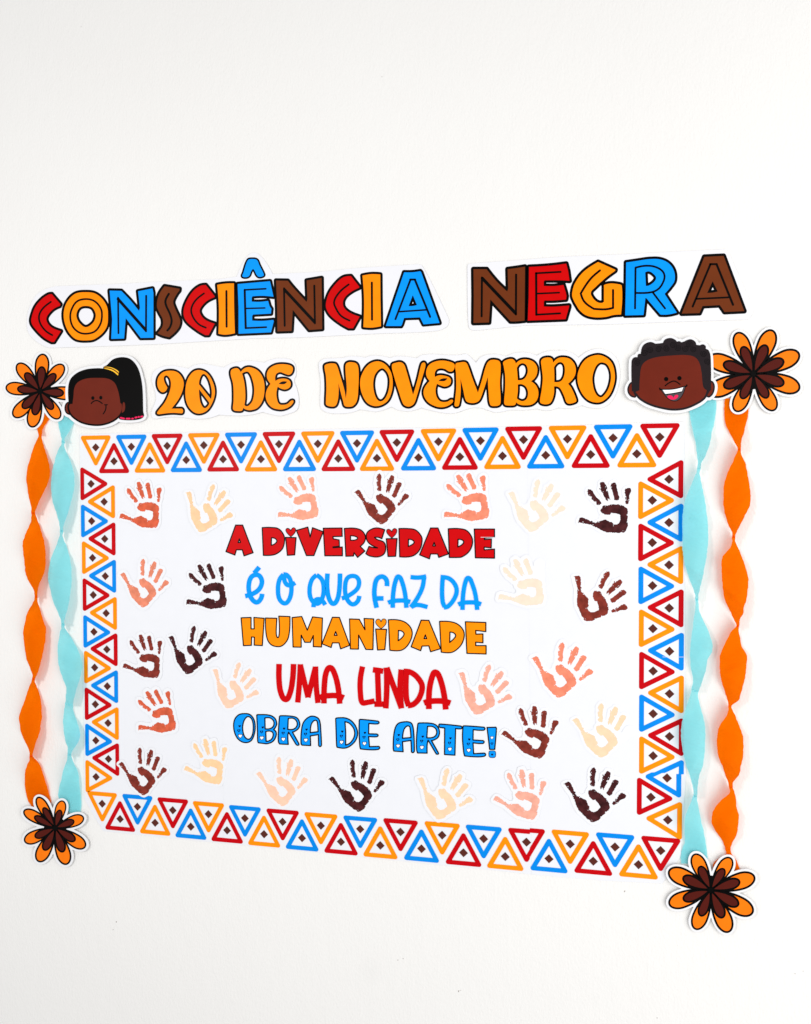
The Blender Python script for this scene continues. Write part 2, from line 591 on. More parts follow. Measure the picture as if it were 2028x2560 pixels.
outlined(T2, '5', ['195,240 ~300,225 ~440,205 ~560,208 ~650,250 ~705,330 ~712,430 ~670,500 605,575 735,775 ~640,795 560,795 410,620 400,620 380,800 '
                   '185,805 192,500', '398,345 ~440,335 ~490,365 ~515,405 ~490,450 ~440,485 405,490'], BLUE, W2,
         [('290,730 295,295 ~400,275 ~500,285 ~580,330 ~605,390 ~580,470 ~530,530 ~450,560 300,565', 17), ('480,560 ~540,640 610,730', 17)])
outlined(T2, '5', ['1030,180 ~1130,175 1235,170 1455,758 1245,768 1195,695 1010,705 978,780 788,785', '1118,440 1172,550 ~1115,562 1060,565'],
         BROWN, W2, [('905,710 1095,258', 18), ('1092,258 1162,258', 18), ('1160,258 1335,690', 20), ('950,628 1290,612', 15)])

T3 = Thing('date_banner', 560, 970, 0.0022, 'white wavy edged paper cutout reading 20 DE in orange letters', 'banner', 'paper lettering banners', (0, 0.000006))
T3.add('backing_paper', [parse('~45,400 ~50,320 ~110,260 ~240,230 ~350,245 430,262 ~500,225 ~600,212 ~700,230 810,250 ~900,205 ~1050,180 ~1150,185 '
       '1245,200 ~1320,165 ~1430,152 ~1530,170 ~1575,230 ~1580,330 ~1560,390 ~1590,480 ~1610,600 ~1590,700 ~1500,745 ~1400,765 1230,725 ~1100,755 '
       '~950,765 760,755 ~650,790 ~500,800 ~350,780 ~200,780 90,800 ~45,780 ~40,720 ~85,600 ~80,520', '6')], PAPER, 0, thick=0.0009)
W3 = 20 / 4.27
outlined(T3, '6', ['~240,285 ~310,300 ~360,350 ~382,420 ~365,510 ~320,600 250,690 360,690 ~374,705 ~370,735 355,740 ~250,735 120,750 ~98,740 ~112,712 '
                   '~180,625 ~225,530 ~246,440 ~235,370 ~200,335 ~172,352 ~175,400 208,465 ~190,500 ~155,515 ~118,485 ~100,420 ~115,350 ~165,300'], ORANGE, W3)
outlined(T3, '6', ['~550,278 ~630,310 ~690,400 ~715,510 ~690,620 ~630,710 ~550,742 ~480,720 ~420,640 ~400,520 ~420,390 ~480,300',
                   '~590,320 ~630,345 ~665,420 ~682,510 675,590 545,430 ~555,370', '545,480 655,625 ~650,650 ~610,685 ~580,665 ~555,600'], ORANGE, W3)
outlined(T3, '6', ['~885,290 ~900,270 ~950,258 ~975,275 990,300 ~1040,255 ~1100,250 ~1180,290 ~1230,370 ~1245,480 ~1225,600 ~1170,680 ~1100,705 '
                   '~1050,700 1015,680 ~1005,710 ~960,715 ~920,708 ~908,690 ~915,600 ~910,430 ~885,330',
                   '1005,315 ~1045,295 ~1075,300 ~1110,360 ~1135,480 ~1120,600 ~1080,655 ~1050,665 1030,650 ~1040,560 ~1030,420'], ORANGE, W3)
outlined(T3, '6', ['~1430,215 ~1510,225 ~1545,250 ~1540,300 ~1510,328 ~1470,320 ~1410,300 ~1370,320 ~1358,360 1362,395 ~1400,375 ~1460,370 ~1510,390 '
                   '~1525,430 ~1510,465 ~1465,485 ~1420,475 1385,455 ~1372,520 ~1378,590 ~1400,640 ~1440,650 ~1490,640 ~1530,605 ~1552,605 ~1548,630 '
                   '~1510,670 ~1450,695 ~1400,698 ~1330,680 ~1280,630 ~1258,560 ~1270,490 1310,425 ~1275,370 ~1272,310 ~1300,260 ~1360,225'], ORANGE, W3,
         (), ['1395,425 ~1435,400 1488,402 ~1455,428'])

T4 = Thing('date_banner', 1170, 960, 0.0022, 'long white wavy edged paper cutout reading NOVEMBRO in orange letters', 'banner', 'paper lettering banners')
T4.add('backing_paper', [parse('@7 ~75,330 ~80,280 ~130,245 ~240,238 330,235 ~400,218 ~500,220 570,232 ~640,210 ~740,215 840,235 ~900,218 ~1000,220 '
       '1120,238 ~1180,205 ~1300,195 ~1450,205 1560,205 1650,190 @8 ~60,215 130,285 ~200,215 ~330,195 450,218 ~560,180 ~680,178 780,208 ~880,165 '
       '~1000,155 ~1120,165 1225,230 ~1320,165 ~1430,135 ~1540,160 ~1630,240 ~1665,380 ~1650,520 ~1600,660 ~1530,740 ~1450,770 ~1350,765 1260,740 '
       '~1150,770 1010,765 ~900,795 780,775 ~650,790 ~500,790 ~350,815 ~270,795 200,770 ~100,765 0,790 @7 ~1500,825 ~1350,810 1170,765 ~1050,800 '
       '~930,790 850,755 ~700,805 ~600,795 510,785 ~400,820 ~220,825 ~120,795 ~90,740 ~95,500', '7')], PAPER, 0, thick=0.0009)
W4 = 21 / 4.27
outlined(T4, '7', ['~135,320 ~160,300 ~220,292 ~260,305 ~300,420 ~345,570 362,668 ~372,560 ~358,330 ~375,288 ~430,280 ~480,300 ~498,370 ~495,560 '
                   '~480,690 ~440,745 ~390,755 ~350,745 ~335,700 ~310,610 282,500 ~285,600 ~275,690 ~250,745 ~200,752 ~155,735 ~150,700 ~155,560 ~150,430'], ORANGE, W4)
outlined(T4, '7', ['~695,270 ~780,300 ~840,380 ~862,480 ~850,600 ~800,700 ~695,748 ~600,720 ~540,630 ~515,520 ~530,420 ~600,310',
                   '~745,345 ~795,375 ~825,440 ~828,520 ~810,610 ~770,680 ~725,697 ~685,660 ~660,580 ~655,490 ~680,400'], ORANGE, W4)
outlined(T4, '7', ['~855,310 ~900,285 ~945,280 ~980,300 ~1000,345 1080,630 ~1130,460 ~1170,300 ~1195,282 ~1212,300 ~1205,350 ~1160,500 ~1120,640 '
                   '~1090,720 ~1050,750 ~1010,750 ~975,725 ~930,600 ~880,440'], ORANGE, W4)
outlined(T4, '7', ['~1390,262 ~1470,275 ~1520,300 ~1522,340 ~1500,375 ~1465,378 ~1420,352 ~1370,345 ~1330,360 ~1312,395 1312,438 ~1360,420 ~1420,425 '
                   '~1470,445 ~1485,480 ~1470,520 ~1420,540 ~1380,530 1335,510 ~1320,570 ~1328,640 ~1360,690 ~1400,705 ~1450,700 ~1485,680 ~1505,685 '
                   '~1500,710 ~1450,745 ~1390,760 ~1320,750 ~1240,705 ~1195,630 ~1200,560 1258,480 ~1225,430 ~1222,370 ~1250,310 ~1310,275'], ORANGE, W4,
         (), ['1350,478 ~1390,455 1448,452 ~1415,480'])
outlined(T4, '8', ['~-88,300 ~-40,282 ~15,280 ~40,310 ~90,450 150,605 ~190,480 ~240,310 ~280,260 ~355,258 ~385,280 ~392,350 ~384,500 ~392,690 ~380,735 '
                   '~320,748 ~282,735 ~265,620 255,435 ~205,590 ~165,685 ~120,712 ~60,712 ~22,690 ~-10,560 -37,455 ~-35,600 ~-52,735 ~-75,753 ~-98,745 '
                   '~-95,690 ~-82,560 ~-84,400'], ORANGE, W4)
outlined(T4, '8', ['~420,280 ~470,250 ~520,248 ~545,270 553,295 ~600,258 ~670,250 ~740,275 ~780,330 ~780,400 ~755,450 715,482 ~770,530 ~795,600 ~780,680 '
                   '~730,728 ~650,740 ~590,730 555,705 ~545,735 ~490,742 ~440,735 ~430,710 ~440,560 ~440,420 ~425,320',
                   '565,340 ~590,305 ~625,290 ~665,310 ~682,370 ~665,430 ~630,465 575,472 ~570,400',
                   '575,518 ~620,515 ~665,545 ~685,610 ~670,670 ~630,695 ~590,685 565,665 ~575,590'], ORANGE, W4)
outlined(T4, '8', ['~825,265 ~850,238 ~910,230 ~940,245 952,285 ~1000,240 ~1060,228 ~1130,245 ~1180,300 ~1195,370 ~1175,440 1112,510 ~1150,560 ~1200,680 '
                   '~1195,702 ~1130,722 ~1098,710 ~1070,640 ~1030,560 ~1000,540 962,538 ~960,620 ~930,705 ~890,728 ~830,722 ~812,700 ~830,580 ~842,450 ~830,330',
                   '962,335 ~990,295 ~1030,278 ~1065,300 ~1078,360 ~1065,440 ~1030,485 965,492 ~965,400'], ORANGE, W4)
outlined(T4, '8', ['~1420,203 ~1510,225 ~1580,290 ~1610,400 ~1605,500 ~1560,620 ~1490,690 ~1420,710 ~1330,685 ~1260,610 ~1215,490 ~1225,370 ~1300,250',
                   '~1480,282 ~1530,305 ~1565,380 ~1568,470 ~1540,570 ~1490,640 ~1455,655 ~1410,620 ~1380,540 ~1372,440 ~1400,340 ~1440,290'], ORANGE, W4)

# ------------------------------------------------------------------ poster of sixteen sheets
POSTER_H = 0.0010
T5 = Thing('poster', 960, 1600, POSTER_H, 'large white poster of joined paper sheets with triangle border and five line quotation', 'poster')


def lerp(a, b, t):
    return (a[0] + (b[0] - a[0]) * t, a[1] + (b[1] - a[1]) * t)


# seam crossings, rows top to bottom, columns left to right
SEAM = [[(199, 1085), (552, 1078), (921, 1070), (1318, 1066), (1712, 1054)],
        [(203, 1338), (554, 1339), (922, 1341), (1321, 1343), (1711, 1344)],
        [(206, 1595), (556, 1606), (923, 1617), (1324, 1629), (1714, 1642)],
        [(210, 1845), (558, 1862), (925, 1884), (1327, 1914), (1716, 1930)],
        [(211, 2070), (560, 2108), (926, 2145), (1329, 2186), (1700, 2214)]]
for r in range(4):
    for c in range(4):
        a, b, d, e = SEAM[r][c], SEAM[r][c + 1], SEAM[r + 1][c + 1], SEAM[r + 1][c]
        ov = 2.5
        q = [a, b, (d[0], d[1]), (e[0], e[1])]
        if c < 3:
            q[1] = (q[1][0] + ov, q[1][1]); q[2] = (q[2][0] + ov, q[2][1])
        if r < 3:
            q[2] = (q[2][0], q[2][1] + ov); q[3] = (q[3][0], q[3][1] + ov)
        if (r, c) == (3, 0):
            q = q[:3] + [(497, 2103), (258, 2078), (211, 1998)]
        if (r, c) == (3, 3):
            q = [q[0], q[1], (1702, 2141), (1656, 2209), (1500, 2201), q[3]]
        if r == 0:       # slightly wavy cut along the top
            q = [q[0]] + [lerp(q[0], q[1], t) for t in (0.25, 0.5, 0.75)] + q[1:]
            for k in (1, 2, 3):
                q[k] = (q[k][0], q[k][1] + rng.uniform(-1.2, 1.2))
        lv = [0.0, 0.00028, 0.00014, 0.0004][(c + 2 * r) % 4]
        T5.add('paper_sheet', [np.array(q)], SHEET, lv, thick=0.0006 + lv)
ART = 0.00058        # print layers of the poster start above the highest sheet


# ---- border triangles (one mesh, placed by its diamond)
def px_scale(px, py):
    a, b = V(px, py, POSTER_H), V(px, py + 1, POSTER_H)
    return (a - b).length


SV = px_scale(235, 1400)            # metres per pixel, vertical, at the left border
TB, TH = 82.0 * SV, 74.5 * SV       # outer base and height of a triangle
TBW = 10.4 * SV                      # width of the painted band
RC = 5.2 * SV                       # outer corner rounding
UP_ = 29.5 * SV                     # diamond to the base line


def tri_loops(warp=None):
    """triangle pointing down in metres, diamond at the origin, y downwards"""
    u = 1000.0
    top = -UP_ * u
    t3 = np.array([(-TB / 2 * u, top), (TB / 2 * u, top), (0, top + TH * u)])
    # sharp outer triangle that the rounded one fits in: extend slightly
    ex = RC * u
    slope = math.atan2(TH * u, TB / 2 * u)
    k = ex * (1 / math.sin(slope / 2) * 0.42)
    inner = np.array([(-TB / 2 * u + ex * 1.05, top + ex), (TB / 2 * u - ex * 1.05, top + ex), (0, top + TH * u - ex * 1.05)])
    g = Grid(bbox([t3]), 6, 0.55)
    X, Y = (g.X, g.Y) if warp is None else warp(g.X, g.Y)
    D = sdf([inner], g, X, Y) + ex
    ring = np.minimum(D, TBW * u - D)
    lp = contours(ring, g, 0.06)
    return [l / u for l in lp]


def local_mesh(name, loops):
    v2, fs = tessellate(loops)
    vs = [Vector((x, 0, -y)) for x, y in v2]
    out = []
    for f in fs:
        a, b, c = (vs[i] for i in f[:3])
        out.append(f[::-1] if (b - a).cross(c - a).y > 0 else f)
    me = bpy.data.meshes.new(name)
    me.from_pydata(vs, [], out)
    me.update()
    return me


TRI_ME = local_mesh('triangle', tri_loops())
dd = 10.2 * SV
DIA_ME = local_mesh('diamond', [np.array([(0, -dd), (dd, 0), (0, dd), (-dd, 0)])])
DIA_ME.materials.append(DIAMOND)
TRI_ME.materials.append(TRI_RED)
CYC = {'o': TRI_ORANGE, 'b': TRI_BLUE, 'r': TRI_RED}


def triangle(px, py, rot, col, me=None):
    o = link('triangle', me or TRI_ME, CYC[col], T5.e)
    o.location = V(px, py, POSTER_H + ART) - T5.org
    o.rotation_euler = (0, rot, 0)
    d = link('diamond', DIA_ME, DIAMOND, o)
    d.rotation_euler = (0, -rot, 0)


TOPD = [(239.4, 1118.5), (328.4, 1116.8), (418, 1114.7), (509.6, 1113), (602.7, 1111.8), (697.5, 1110.4), (794.7, 1109.5), (892.7, 1108.3),
        (992.3, 1106.3), (1096.3, 1104.2), (1201.4, 1101.9), (1309.1, 1099.2), (1418.9, 1097.5), (1532.9, 1095), (1649.7, 1092.7)]
TOPU = [(285.1, 1153.1), (374.7, 1151.6), (465.7, 1149.9), (557.9, 1148.1), (652.5, 1147.8), (748.7, 1146.9), (845.9, 1146.4), (942.5, 1145.5),
        (1046.4, 1144), (1149.9, 1142), (1256.4, 1139.9), (1364.5, 1138.2), (1476.9, 1136.4), (1592.3, 1134.6)]
LR = [(227.7, 1209.6), (229.2, 1302.7), (231.5, 1394.6), (233.3, 1487.4), (235, 1579.6), (236.8, 1668.9), (238.5, 1760.8), (239.7, 1851.3), (240.3, 1942.3)]
LL = [(260.5, 1254.4), (262, 1347.2), (263.4, 1440.3), (265.5, 1533), (267.2, 1623.5), (268.4, 1715.7), (270.2, 1807.7), (271.3, 1897.5)]
RR = [(1631, 1250.8), (1631, 1356.5), (1631.6, 1464.2), (1632.6, 1571.7), (1633.1, 1677.7), (1633.1, 1784.5), (1633.1, 1889.6), (1627.5, 1993)]
RL = [(1672.8, 1198.1), (1672.8, 1306.4), (1672.8, 1412.4), (1673.4, 1520.1), (1674.1, 1628.2), (1674.1, 1734.5), (1674.1, 1841.3), (1668, 1945), (1669.9, 2050)]
BD = [(255.6, 2009.3), (343.7, 2016.9), (432.1, 2025.7), (521.3, 2035.5), (612.4, 2045.6), (706.7, 2054.6), (802.4, 2064), (900.7, 2072.8), (1001.5, 2080),
      (1105.5, 2088), (1209.4, 2097), (1316.5, 2105.5), (1425.7, 2110), (1537.8, 2117.5), (1652, 2126.6)]
BU = [(300.4, 2047.6), (387.9, 2057), (477.2, 2066.7), (567.9, 2076), (660.4, 2085.5), (755.3, 2095), (852.6, 2104.5), (951, 2113.6), (1054, 2122),
      (1159, 2132), (1263.4, 2141.5), (1372.7, 2147), (1483.4, 2153), (1596.5, 2161.7)]
# two triangles run over a sheet joint and are printed slightly out of register
JOG_SIDE = local_mesh('triangle', tri_loops(lambda X, Y: (X, np.where(X < -9.0, Y + 4.3, Y))))
JOG_FOOT = local_mesh('triangle', tri_loops(lambda X, Y: (X, np.where(X > 6.5, Y + 2.6, Y))))
for jm in (JOG_SIDE, JOG_FOOT):
    jm.materials.append(TRI_RED)
seq = lambda s, n: (s * 6)[:n]
for (x, y), c in zip(TOPD, seq('obr', 15)):
    triangle(x, y, 0, c)
for (x, y), c in zip(TOPU, seq('rob', 14)):
    triangle(x, y, math.pi, c)
for (x, y), c in zip(LR, seq('rbo', 9)):
    triangle(x, y, -math.pi / 2, c)
for (x, y), c in zip(LL, seq('orb', 8)):
    triangle(x, y, math.pi / 2, c)
for (x, y), c in zip(RR, seq('orb', 8)):
    triangle(x, y, -math.pi / 2, c)
for k, ((x, y), c) in enumerate(zip(RL, seq('rbo', 9))):
    triangle(x, y, math.pi / 2, c, JOG_SIDE if k == 7 else None)
for k, ((x, y), c) in enumerate(zip(BD, seq('obr', 15))):
    triangle(x, y, 0, c, JOG_FOOT if k == 11 else None)
for (x, y), c in zip(BU, seq('rob', 14)):
    triangle(x, y, math.pi, c)


# ---- quotation
def inset(f, d, mat, w=1.7, res=0.5):
    """thin dark contour, d traces its outside; d[0] outline, others holes"""
    polys = [parse(s, f) for s in d]
    g = Grid(bbox(polys), 3, res)
    D = sdf(polys, g)
    fill = T5.add('letter', contours(D - w, g, 0.06), mat, ART + 2 * LAYER)
    T5.add('contour', contours(D + 1.3, g, 0.06), BLACK, ART + LAYER, fill)
    return fill


def strokes(f, lines, mat, w):
    ps = [ribbon_poly(parse(s, f, closed=s.startswith('o')) if not s.startswith('o') else parse(s[1:], f), w / FR[f][2]) for s in lines]
    g = Grid(bbox(ps), 3, 0.5)
    D = None
    for p in ps:
        # union over quads keeps self overlapping strokes solid
        n = len(p) // 2
        L, R = p[:n], p[n:][::-1]
        for i in range(n - 1):
            d = None
            q = np.array([L[i], L[i + 1], R[i + 1], R[i]])
            x0, y0, x1, y1 = bbox([q])
            i0, i1 = max(0, int((x0 - g.x0) / g.res) - 3), int((x1 - g.x0) / g.res) + 5
            j0, j1 = max(0, int((y0 - g.y0) / g.res) - 3), int((y1 - g.y0) / g.res) + 5
            d = sdf([q], g, g.X[j0:j1, i0:i1], g.Y[j0:j1, i0:i1])
            if D is None:
                D = np.full(g.X.shape, -5.0)
            S = D[j0:j1, i0:i1]
            np.maximum(S, d + 0.05, out=S)
    return T5.add('letter', contours(D, g, 0.12), mat, ART + 2 * LAYER)


Q_RED = ink('quote_red_ink', (198, 0, 6))
# A DIVERSIDADE
inset('G', ['1398,863 1458,863 1548,1100 1470,1127 1455,1075 1405,1075 1392,1120 1315,1090', '1430,982 1439,1011 1420,1012'], Q_RED)
inset('H', ['190,885 ~260,883 ~330,895 ~375,950 ~380,1010 ~360,1070 ~310,1110 ~260,1122 200,1122', '270,972 ~300,978 ~315,1000 ~295,1025 268,1035'], Q_RED)


def with_heart(f, body, heart, mat):
    fl = inset(f, [body], mat)
    polys = [parse(heart, f)]
    g = Grid(bbox(polys), 3, 0.4)
    D = sdf(polys, g)
    T5.add('heart_dot', contours(D - 1.3, g, 0.05), mat, ART + 2 * LAYER, fl)
    T5.add('heart_contour', contours(D + 0.6, g, 0.05), BLACK, ART + LAYER, fl)


with_heart('H', '390,968 480,970 468,1118 405,1122', '435,965 ~398,925 ~392,900 ~410,890 435,908 ~455,885 ~475,895 ~472,925', Q_RED)
inset('H', ['482,908 580,880 600,965 620,885 712,920 632,1124 568,1124'], Q_RED)
inset('H', ['712,890 872,888 874,960 795,962 797,980 848,990 850,1045 795,1050 797,1056 875,1050 876,1126 725,1126'], Q_RED)
inset('H', ['892,892 ~980,890 ~1040,910 ~1072,960 ~1062,1010 1028,1045 1068,1085 1005,1140 975,1100 970,1128 905,1130',
            '945,955 ~985,960 ~1005,975 ~985,990 945,992'], Q_RED)
inset('H', ['1237,903 1212,980 ~1180,968 1150,968 ~1170,985 ~1230,1010 ~1245,1060 ~1230,1110 ~1180,1135 ~1110,1128 1075,1108 1102,1045 ~1140,1055 '
            '1175,1058 ~1110,1025 ~1082,985 ~1085,930 ~1130,895 ~1180,888'], Q_RED)
with_heart('H', '1250,980 1342,978 1330,1130 1265,1132', '1297,975 ~1258,935 ~1252,910 ~1270,897 1297,918 ~1315,893 ~1338,900 ~1335,935', Q_RED)
inset('H', ['1358,893 ~1430,893 ~1500,905 ~1550,960 ~1555,1010 ~1535,1075 ~1490,1120 ~1440,1135 1365,1135', '1440,985 ~1470,990 ~1488,1010 ~1470,1030 1438,1045'], Q_RED)
inset('I', ['262,888 325,888 415,1110 332,1140 322,1110 262,1110 252,1152 168,1118', '292,1013 303,1041 281,1041'], Q_RED)
inset('I', ['413,895 ~500,893 ~570,910 ~615,970 ~618,1030 ~590,1090 ~530,1135 ~490,1140 422,1140', '497,985 ~530,990 ~545,1008 ~530,1030 495,1050'], Q_RED)
inset('I', ['635,897 808,897 808,965 722,975 722,987 782,982 780,1058 720,1052 720,1075 808,1068 808,1146 645,1143'], Q_RED)
# É O QUE FAZ DA
fl = strokes('H', ['45,1470 ~110,1450 ~165,1410 ~188,1350 ~170,1300 ~135,1288 ~95,1310 ~75,1380 ~85,1460 ~115,1510 ~150,1522 ~180,1490 190,1450',
                   '165,1222 122,1275'], BLUE, 40)
strokes('H', ['~372,1285 ~338,1330 ~325,1410 ~338,1495 ~385,1532 ~425,1490 ~440,1410 ~430,1330 ~400,1290 372,1285', '378,1296 ~385,1350 ~415,1378 472,1356'], BLUE, 38)
strokes('H', ['~655,1290 ~615,1330 ~595,1410 ~608,1495 ~660,1535 ~702,1490 ~716,1410 ~700,1330 655,1290', '628,1565 ~645,1505 ~690,1500 728,1545'], BLUE, 38)
strokes('H', ['748,1277 ~745,1400 ~765,1500 ~800,1535 ~835,1490 ~850,1400 855,1277'], BLUE, 40)
strokes('H', ['870,1490 ~930,1465 ~1000,1410 ~1018,1355 ~1000,1310 ~955,1298 ~915,1320 ~898,1390 ~905,1470 ~935,1525 ~970,1540 ~1005,1515 1020,1468'], BLUE, 38)
strokes('H', ['1255,1385 ~1250,1330 ~1215,1303 ~1170,1325 ~1150,1400 ~1150,1480 1168,1570', '1150,1490 1226,1490'], BLUE, 40)
strokes('H', ['1305,1570 ~1310,1440 ~1330,1340 ~1355,1303 ~1385,1350 ~1410,1450 1422,1570', '1265,1527 ~1310,1512 ~1400,1508 1455,1520'], BLUE, 38)
strokes('H', ['1458,1307 ~1520,1312 1590,1302', '1573,1294 ~1560,1390 ~1520,1480 1460,1566', '1462,1564 ~1510,1545 1602,1564'], BLUE, 38)
strokes('I', ['368,1290 ~360,1420 ~366,1520 383,1562', '350,1308 ~420,1320 ~470,1370 ~485,1430 ~460,1500 ~410,1558 376,1566'], BLUE, 38)
strokes('I', ['535,1588 ~540,1460 ~560,1350 ~585,1315 ~615,1360 ~645,1460 660,1588', '498,1542 ~540,1527 ~640,1525 694,1540'], BLUE, 38)
# HUMANIDADE
inset('Q', ['55,190 162,186 162,308 195,308 192,186 302,195 282,487 195,482 197,397 167,395 165,484 80,488'], ORANGE)
inset('Q', ['316,192 437,195 ~430,340 ~435,385 ~448,402 ~460,380 ~465,300 457,172 577,177 ~575,300 ~560,400 ~535,450 ~490,490 ~440,498 ~380,480 ~340,430 ~320,340'], ORANGE)
inset('Q', ['600,187 703,176 762,322 818,180 924,192 914,502 826,498 826,380 795,452 735,452 697,375 697,504 610,502'], ORANGE)
inset('Q', ['1030,184 1105,186 1215,485 1118,522 1100,458 1030,458 1017,508 918,468', '1065,338 1080,377 1050,377'], ORANGE)
inset('Q', ['1213,202 1317,206 1378,318 1368,197 1470,202 1463,530 1387,528 1310,375 1308,525 1222,523'], ORANGE)
with_heart('Q', '1492,310 1608,314 1590,530 1512,534', '1550,308 ~1500,260 ~1492,230 ~1510,205 ~1535,208 1549,232 ~1570,203 ~1598,208 ~1606,235 ~1595,265', ORANGE)
inset('R', ['518,211 ~620,213 ~700,240 ~755,295 ~772,360 ~750,440 ~700,510 ~640,540 533,537', '625,325 ~665,335 ~685,362 ~665,400 622,435'], ORANGE)
inset('R', ['868,215 950,218 1075,520 968,553 950,490 877,492 862,542 760,500', '912,373 926,412 898,412'], ORANGE)
inset('R', ['1064,228 ~1180,232 ~1260,260 ~1315,320 ~1327,385 ~1300,470 ~1240,535 ~1180,562 1082,557', '1175,342 ~1215,352 ~1236,380 ~1215,415 1172,453'], ORANGE)
inset('R', ['1340,232 1558,240 1558,338 1450,325 1452,365 1527,362 1527,458 1450,450 1450,487 1561,487 1561,577 1356,570'], ORANGE)
# UMA LINDA
strokes('Q', ['461,683 ~460,850 ~480,990 ~530,1062 ~575,1000 ~605,850 615,683'], Q_RED, 60)
strokes('Q', ['660,1095 ~680,850 688,686', '686,690 770,1040', '768,1040 850,715', '850,710 ~856,900 876,1100'], Q_RED, 58)
strokes('Q', ['940,1105 ~945,900 ~965,770 ~1005,722 ~1050,780 ~1090,930 1108,1108', '895,1040 ~960,1024 ~1080,1022 1152,1045'], Q_RED, 60)
strokes('Q', ['1352,710 ~1328,850 ~1330,1010 ~1350,1095 ~1400,1094 1480,1078'], Q_RED, 58)
strokes('R', ['352,745 462,760', '402,760 ~408,930 415,1110', '368,1112 465,1112'], Q_RED, 60)
strokes('R', ['498,722 ~500,950 490,1158', '500,722 658,1156', '655,742 ~643,930 656,1157'], Q_RED, 60)
strokes('R', ['712,735 ~704,930 ~712,1060 735,1130', '685,762 ~760,775 ~830,830 ~878,920 ~850,1040 ~790,1110 725,1128'], Q_RED, 60)
strokes('R', ['950,1165 ~955,960 ~985,820 ~1020,772 ~1065,830 ~1110,1000 1130,1170', '897,1100 ~960,1082 ~1100,1080 1180,1102'], Q_RED, 62)

# OBRA DE ARTE!
HEART = np.array([(0, -0.45), (0.25, -0.82), (0.62, -0.85), (0.95, -0.55), (0.92, -0.1), (0.5, 0.45), (-0.02, 0.95), (-0.55, 0.5), (-0.95, -0.05),
                  (-0.97, -0.5), (-0.65, -0.82), (-0.25, -0.78)])


def heart(f, x, y, r, kind, parent):
    c = np.array(fpt(f, x, y))
    s = FR[f][2]
    T5.add('heart', [c + HEART * r / s], BLACK, ART + 3 * LAYER, parent)
    if kind == 'w':
        T5.add('heart_fill', [c + HEART * (r * 0.70) / s], WHITE, ART + 4 * LAYER, parent)  # printed white inside of the black outlined heart
    if kind == 'o':
        T5.add('heart_fill', [c + HEART * (r * 0.42) / s], BLUE, ART + 4 * LAYER, parent)  # letter blue showing inside the small outlined heart


def decorated(f, d, hearts):
    fl = inset(f, d, BLUE, w=1.9)
    for x, y, k in hearts:
        heart(f, x, y, {'k': 14, 'o': 18, 'w': 27, 'W': 22}[k], k.lower(), fl)


def hs(*p):
    return [(p[0], p[1], 'k'), (p[2], p[3], 'o'), (p[4], p[5], 'w')]


decorated('S', ['~185,102 ~240,115 ~280,170 ~292,250 ~280,330 ~250,390 ~200,413 ~140,400 ~90,350 ~62,260 ~70,170 ~115,115',
                '~220,135 ~255,165 ~270,240 ~260,330 ~225,375 ~180,350 ~158,270 ~165,200 ~190,150'], hs(125, 237, 117, 285, 132, 343))
decorated('S', ['307,118 ~320,113 ~440,118 ~500,150 ~522,210 ~505,255 490,272 ~515,300 ~512,350 ~480,400 ~420,425 ~380,422 325,415 ~318,400 ~315,280',
                '395,150 ~450,150 ~488,185 ~485,235 ~450,262 398,265', '405,295 ~450,290 ~480,310 ~475,360 ~445,390 408,398'], hs(372, 250, 360, 298, 362, 363))
decorated('S', ['550,135 ~560,125 ~680,130 ~740,150 ~768,210 ~755,260 ~710,295 690,300 757,420 ~758,438 ~738,441 725,430 648,302 ~640,340 645,432 552,428 ~538,400 ~540,270',
                '645,155 ~700,155 ~735,190 ~735,235 ~700,268 640,270'], hs(600, 263, 590, 311, 592, 377))
decorated('S', ['~880,132 ~950,142 ~980,180 ~992,280 1000,440 ~985,456 968,445 965,328 880,342 884,445 790,440 ~780,420 ~785,280 ~810,190',
                '880,305 ~890,220 ~920,178 ~945,178 ~955,200 962,295'], hs(840, 273, 828, 321, 832, 386))
decorated('S', ['1150,155 ~1165,148 ~1260,150 ~1330,190 ~1378,270 ~1380,350 ~1340,420 ~1260,470 1165,462 ~1160,440 ~1155,300',
                '1250,190 ~1300,210 ~1345,270 ~1350,340 ~1310,410 1258,438 1258,300'], hs(1221, 294, 1211, 343, 1213, 409))
decorated('S', ['1402,170 ~1415,163 1600,182 ~1615,198 ~1600,213 1505,208 1503,318 1590,320 ~1605,335 ~1590,350 1503,348 1512,455 1610,452 ~1622,468 '
                '~1605,485 ~1520,490 1415,480 ~1408,450 ~1400,300'], hs(1463, 308, 1453, 355, 1458, 423))
decorated('T', ['~470,105 ~540,112 ~565,150 ~578,260 582,420 ~568,435 550,428 545,305 455,318 462,425 362,418 ~355,380 ~365,220 ~400,130',
                '455,280 ~470,190 ~500,152 ~525,152 ~535,170 545,272'], hs(415, 246, 405, 296, 408, 363))
decorated('T', ['618,128 ~630,117 ~770,122 ~825,150 ~850,210 ~835,270 ~790,300 765,305 838,435 ~838,450 815,450 728,302 ~718,350 718,440 615,438 ~605,400 ~605,270',
                '722,155 ~780,158 ~815,190 ~815,240 ~780,270 715,275'], hs(671, 263, 660, 311, 662, 379))
decorated('T', ['843,140 ~850,128 1080,150 ~1092,165 ~1080,180 1022,178 1015,462 903,455 905,172 855,166 ~843,155'], hs(967, 281, 957, 331, 961, 398))
decorated('T', ['1100,155 ~1110,147 1325,162 ~1337,178 ~1322,195 1210,190 1208,298 1315,305 ~1328,320 ~1312,337 1208,330 1215,445 1330,438 ~1344,455 ~1330,472 '
                '~1250,480 1118,470 ~1108,430 ~1095,280'], hs(1168, 293, 1157, 342, 1162, 410))
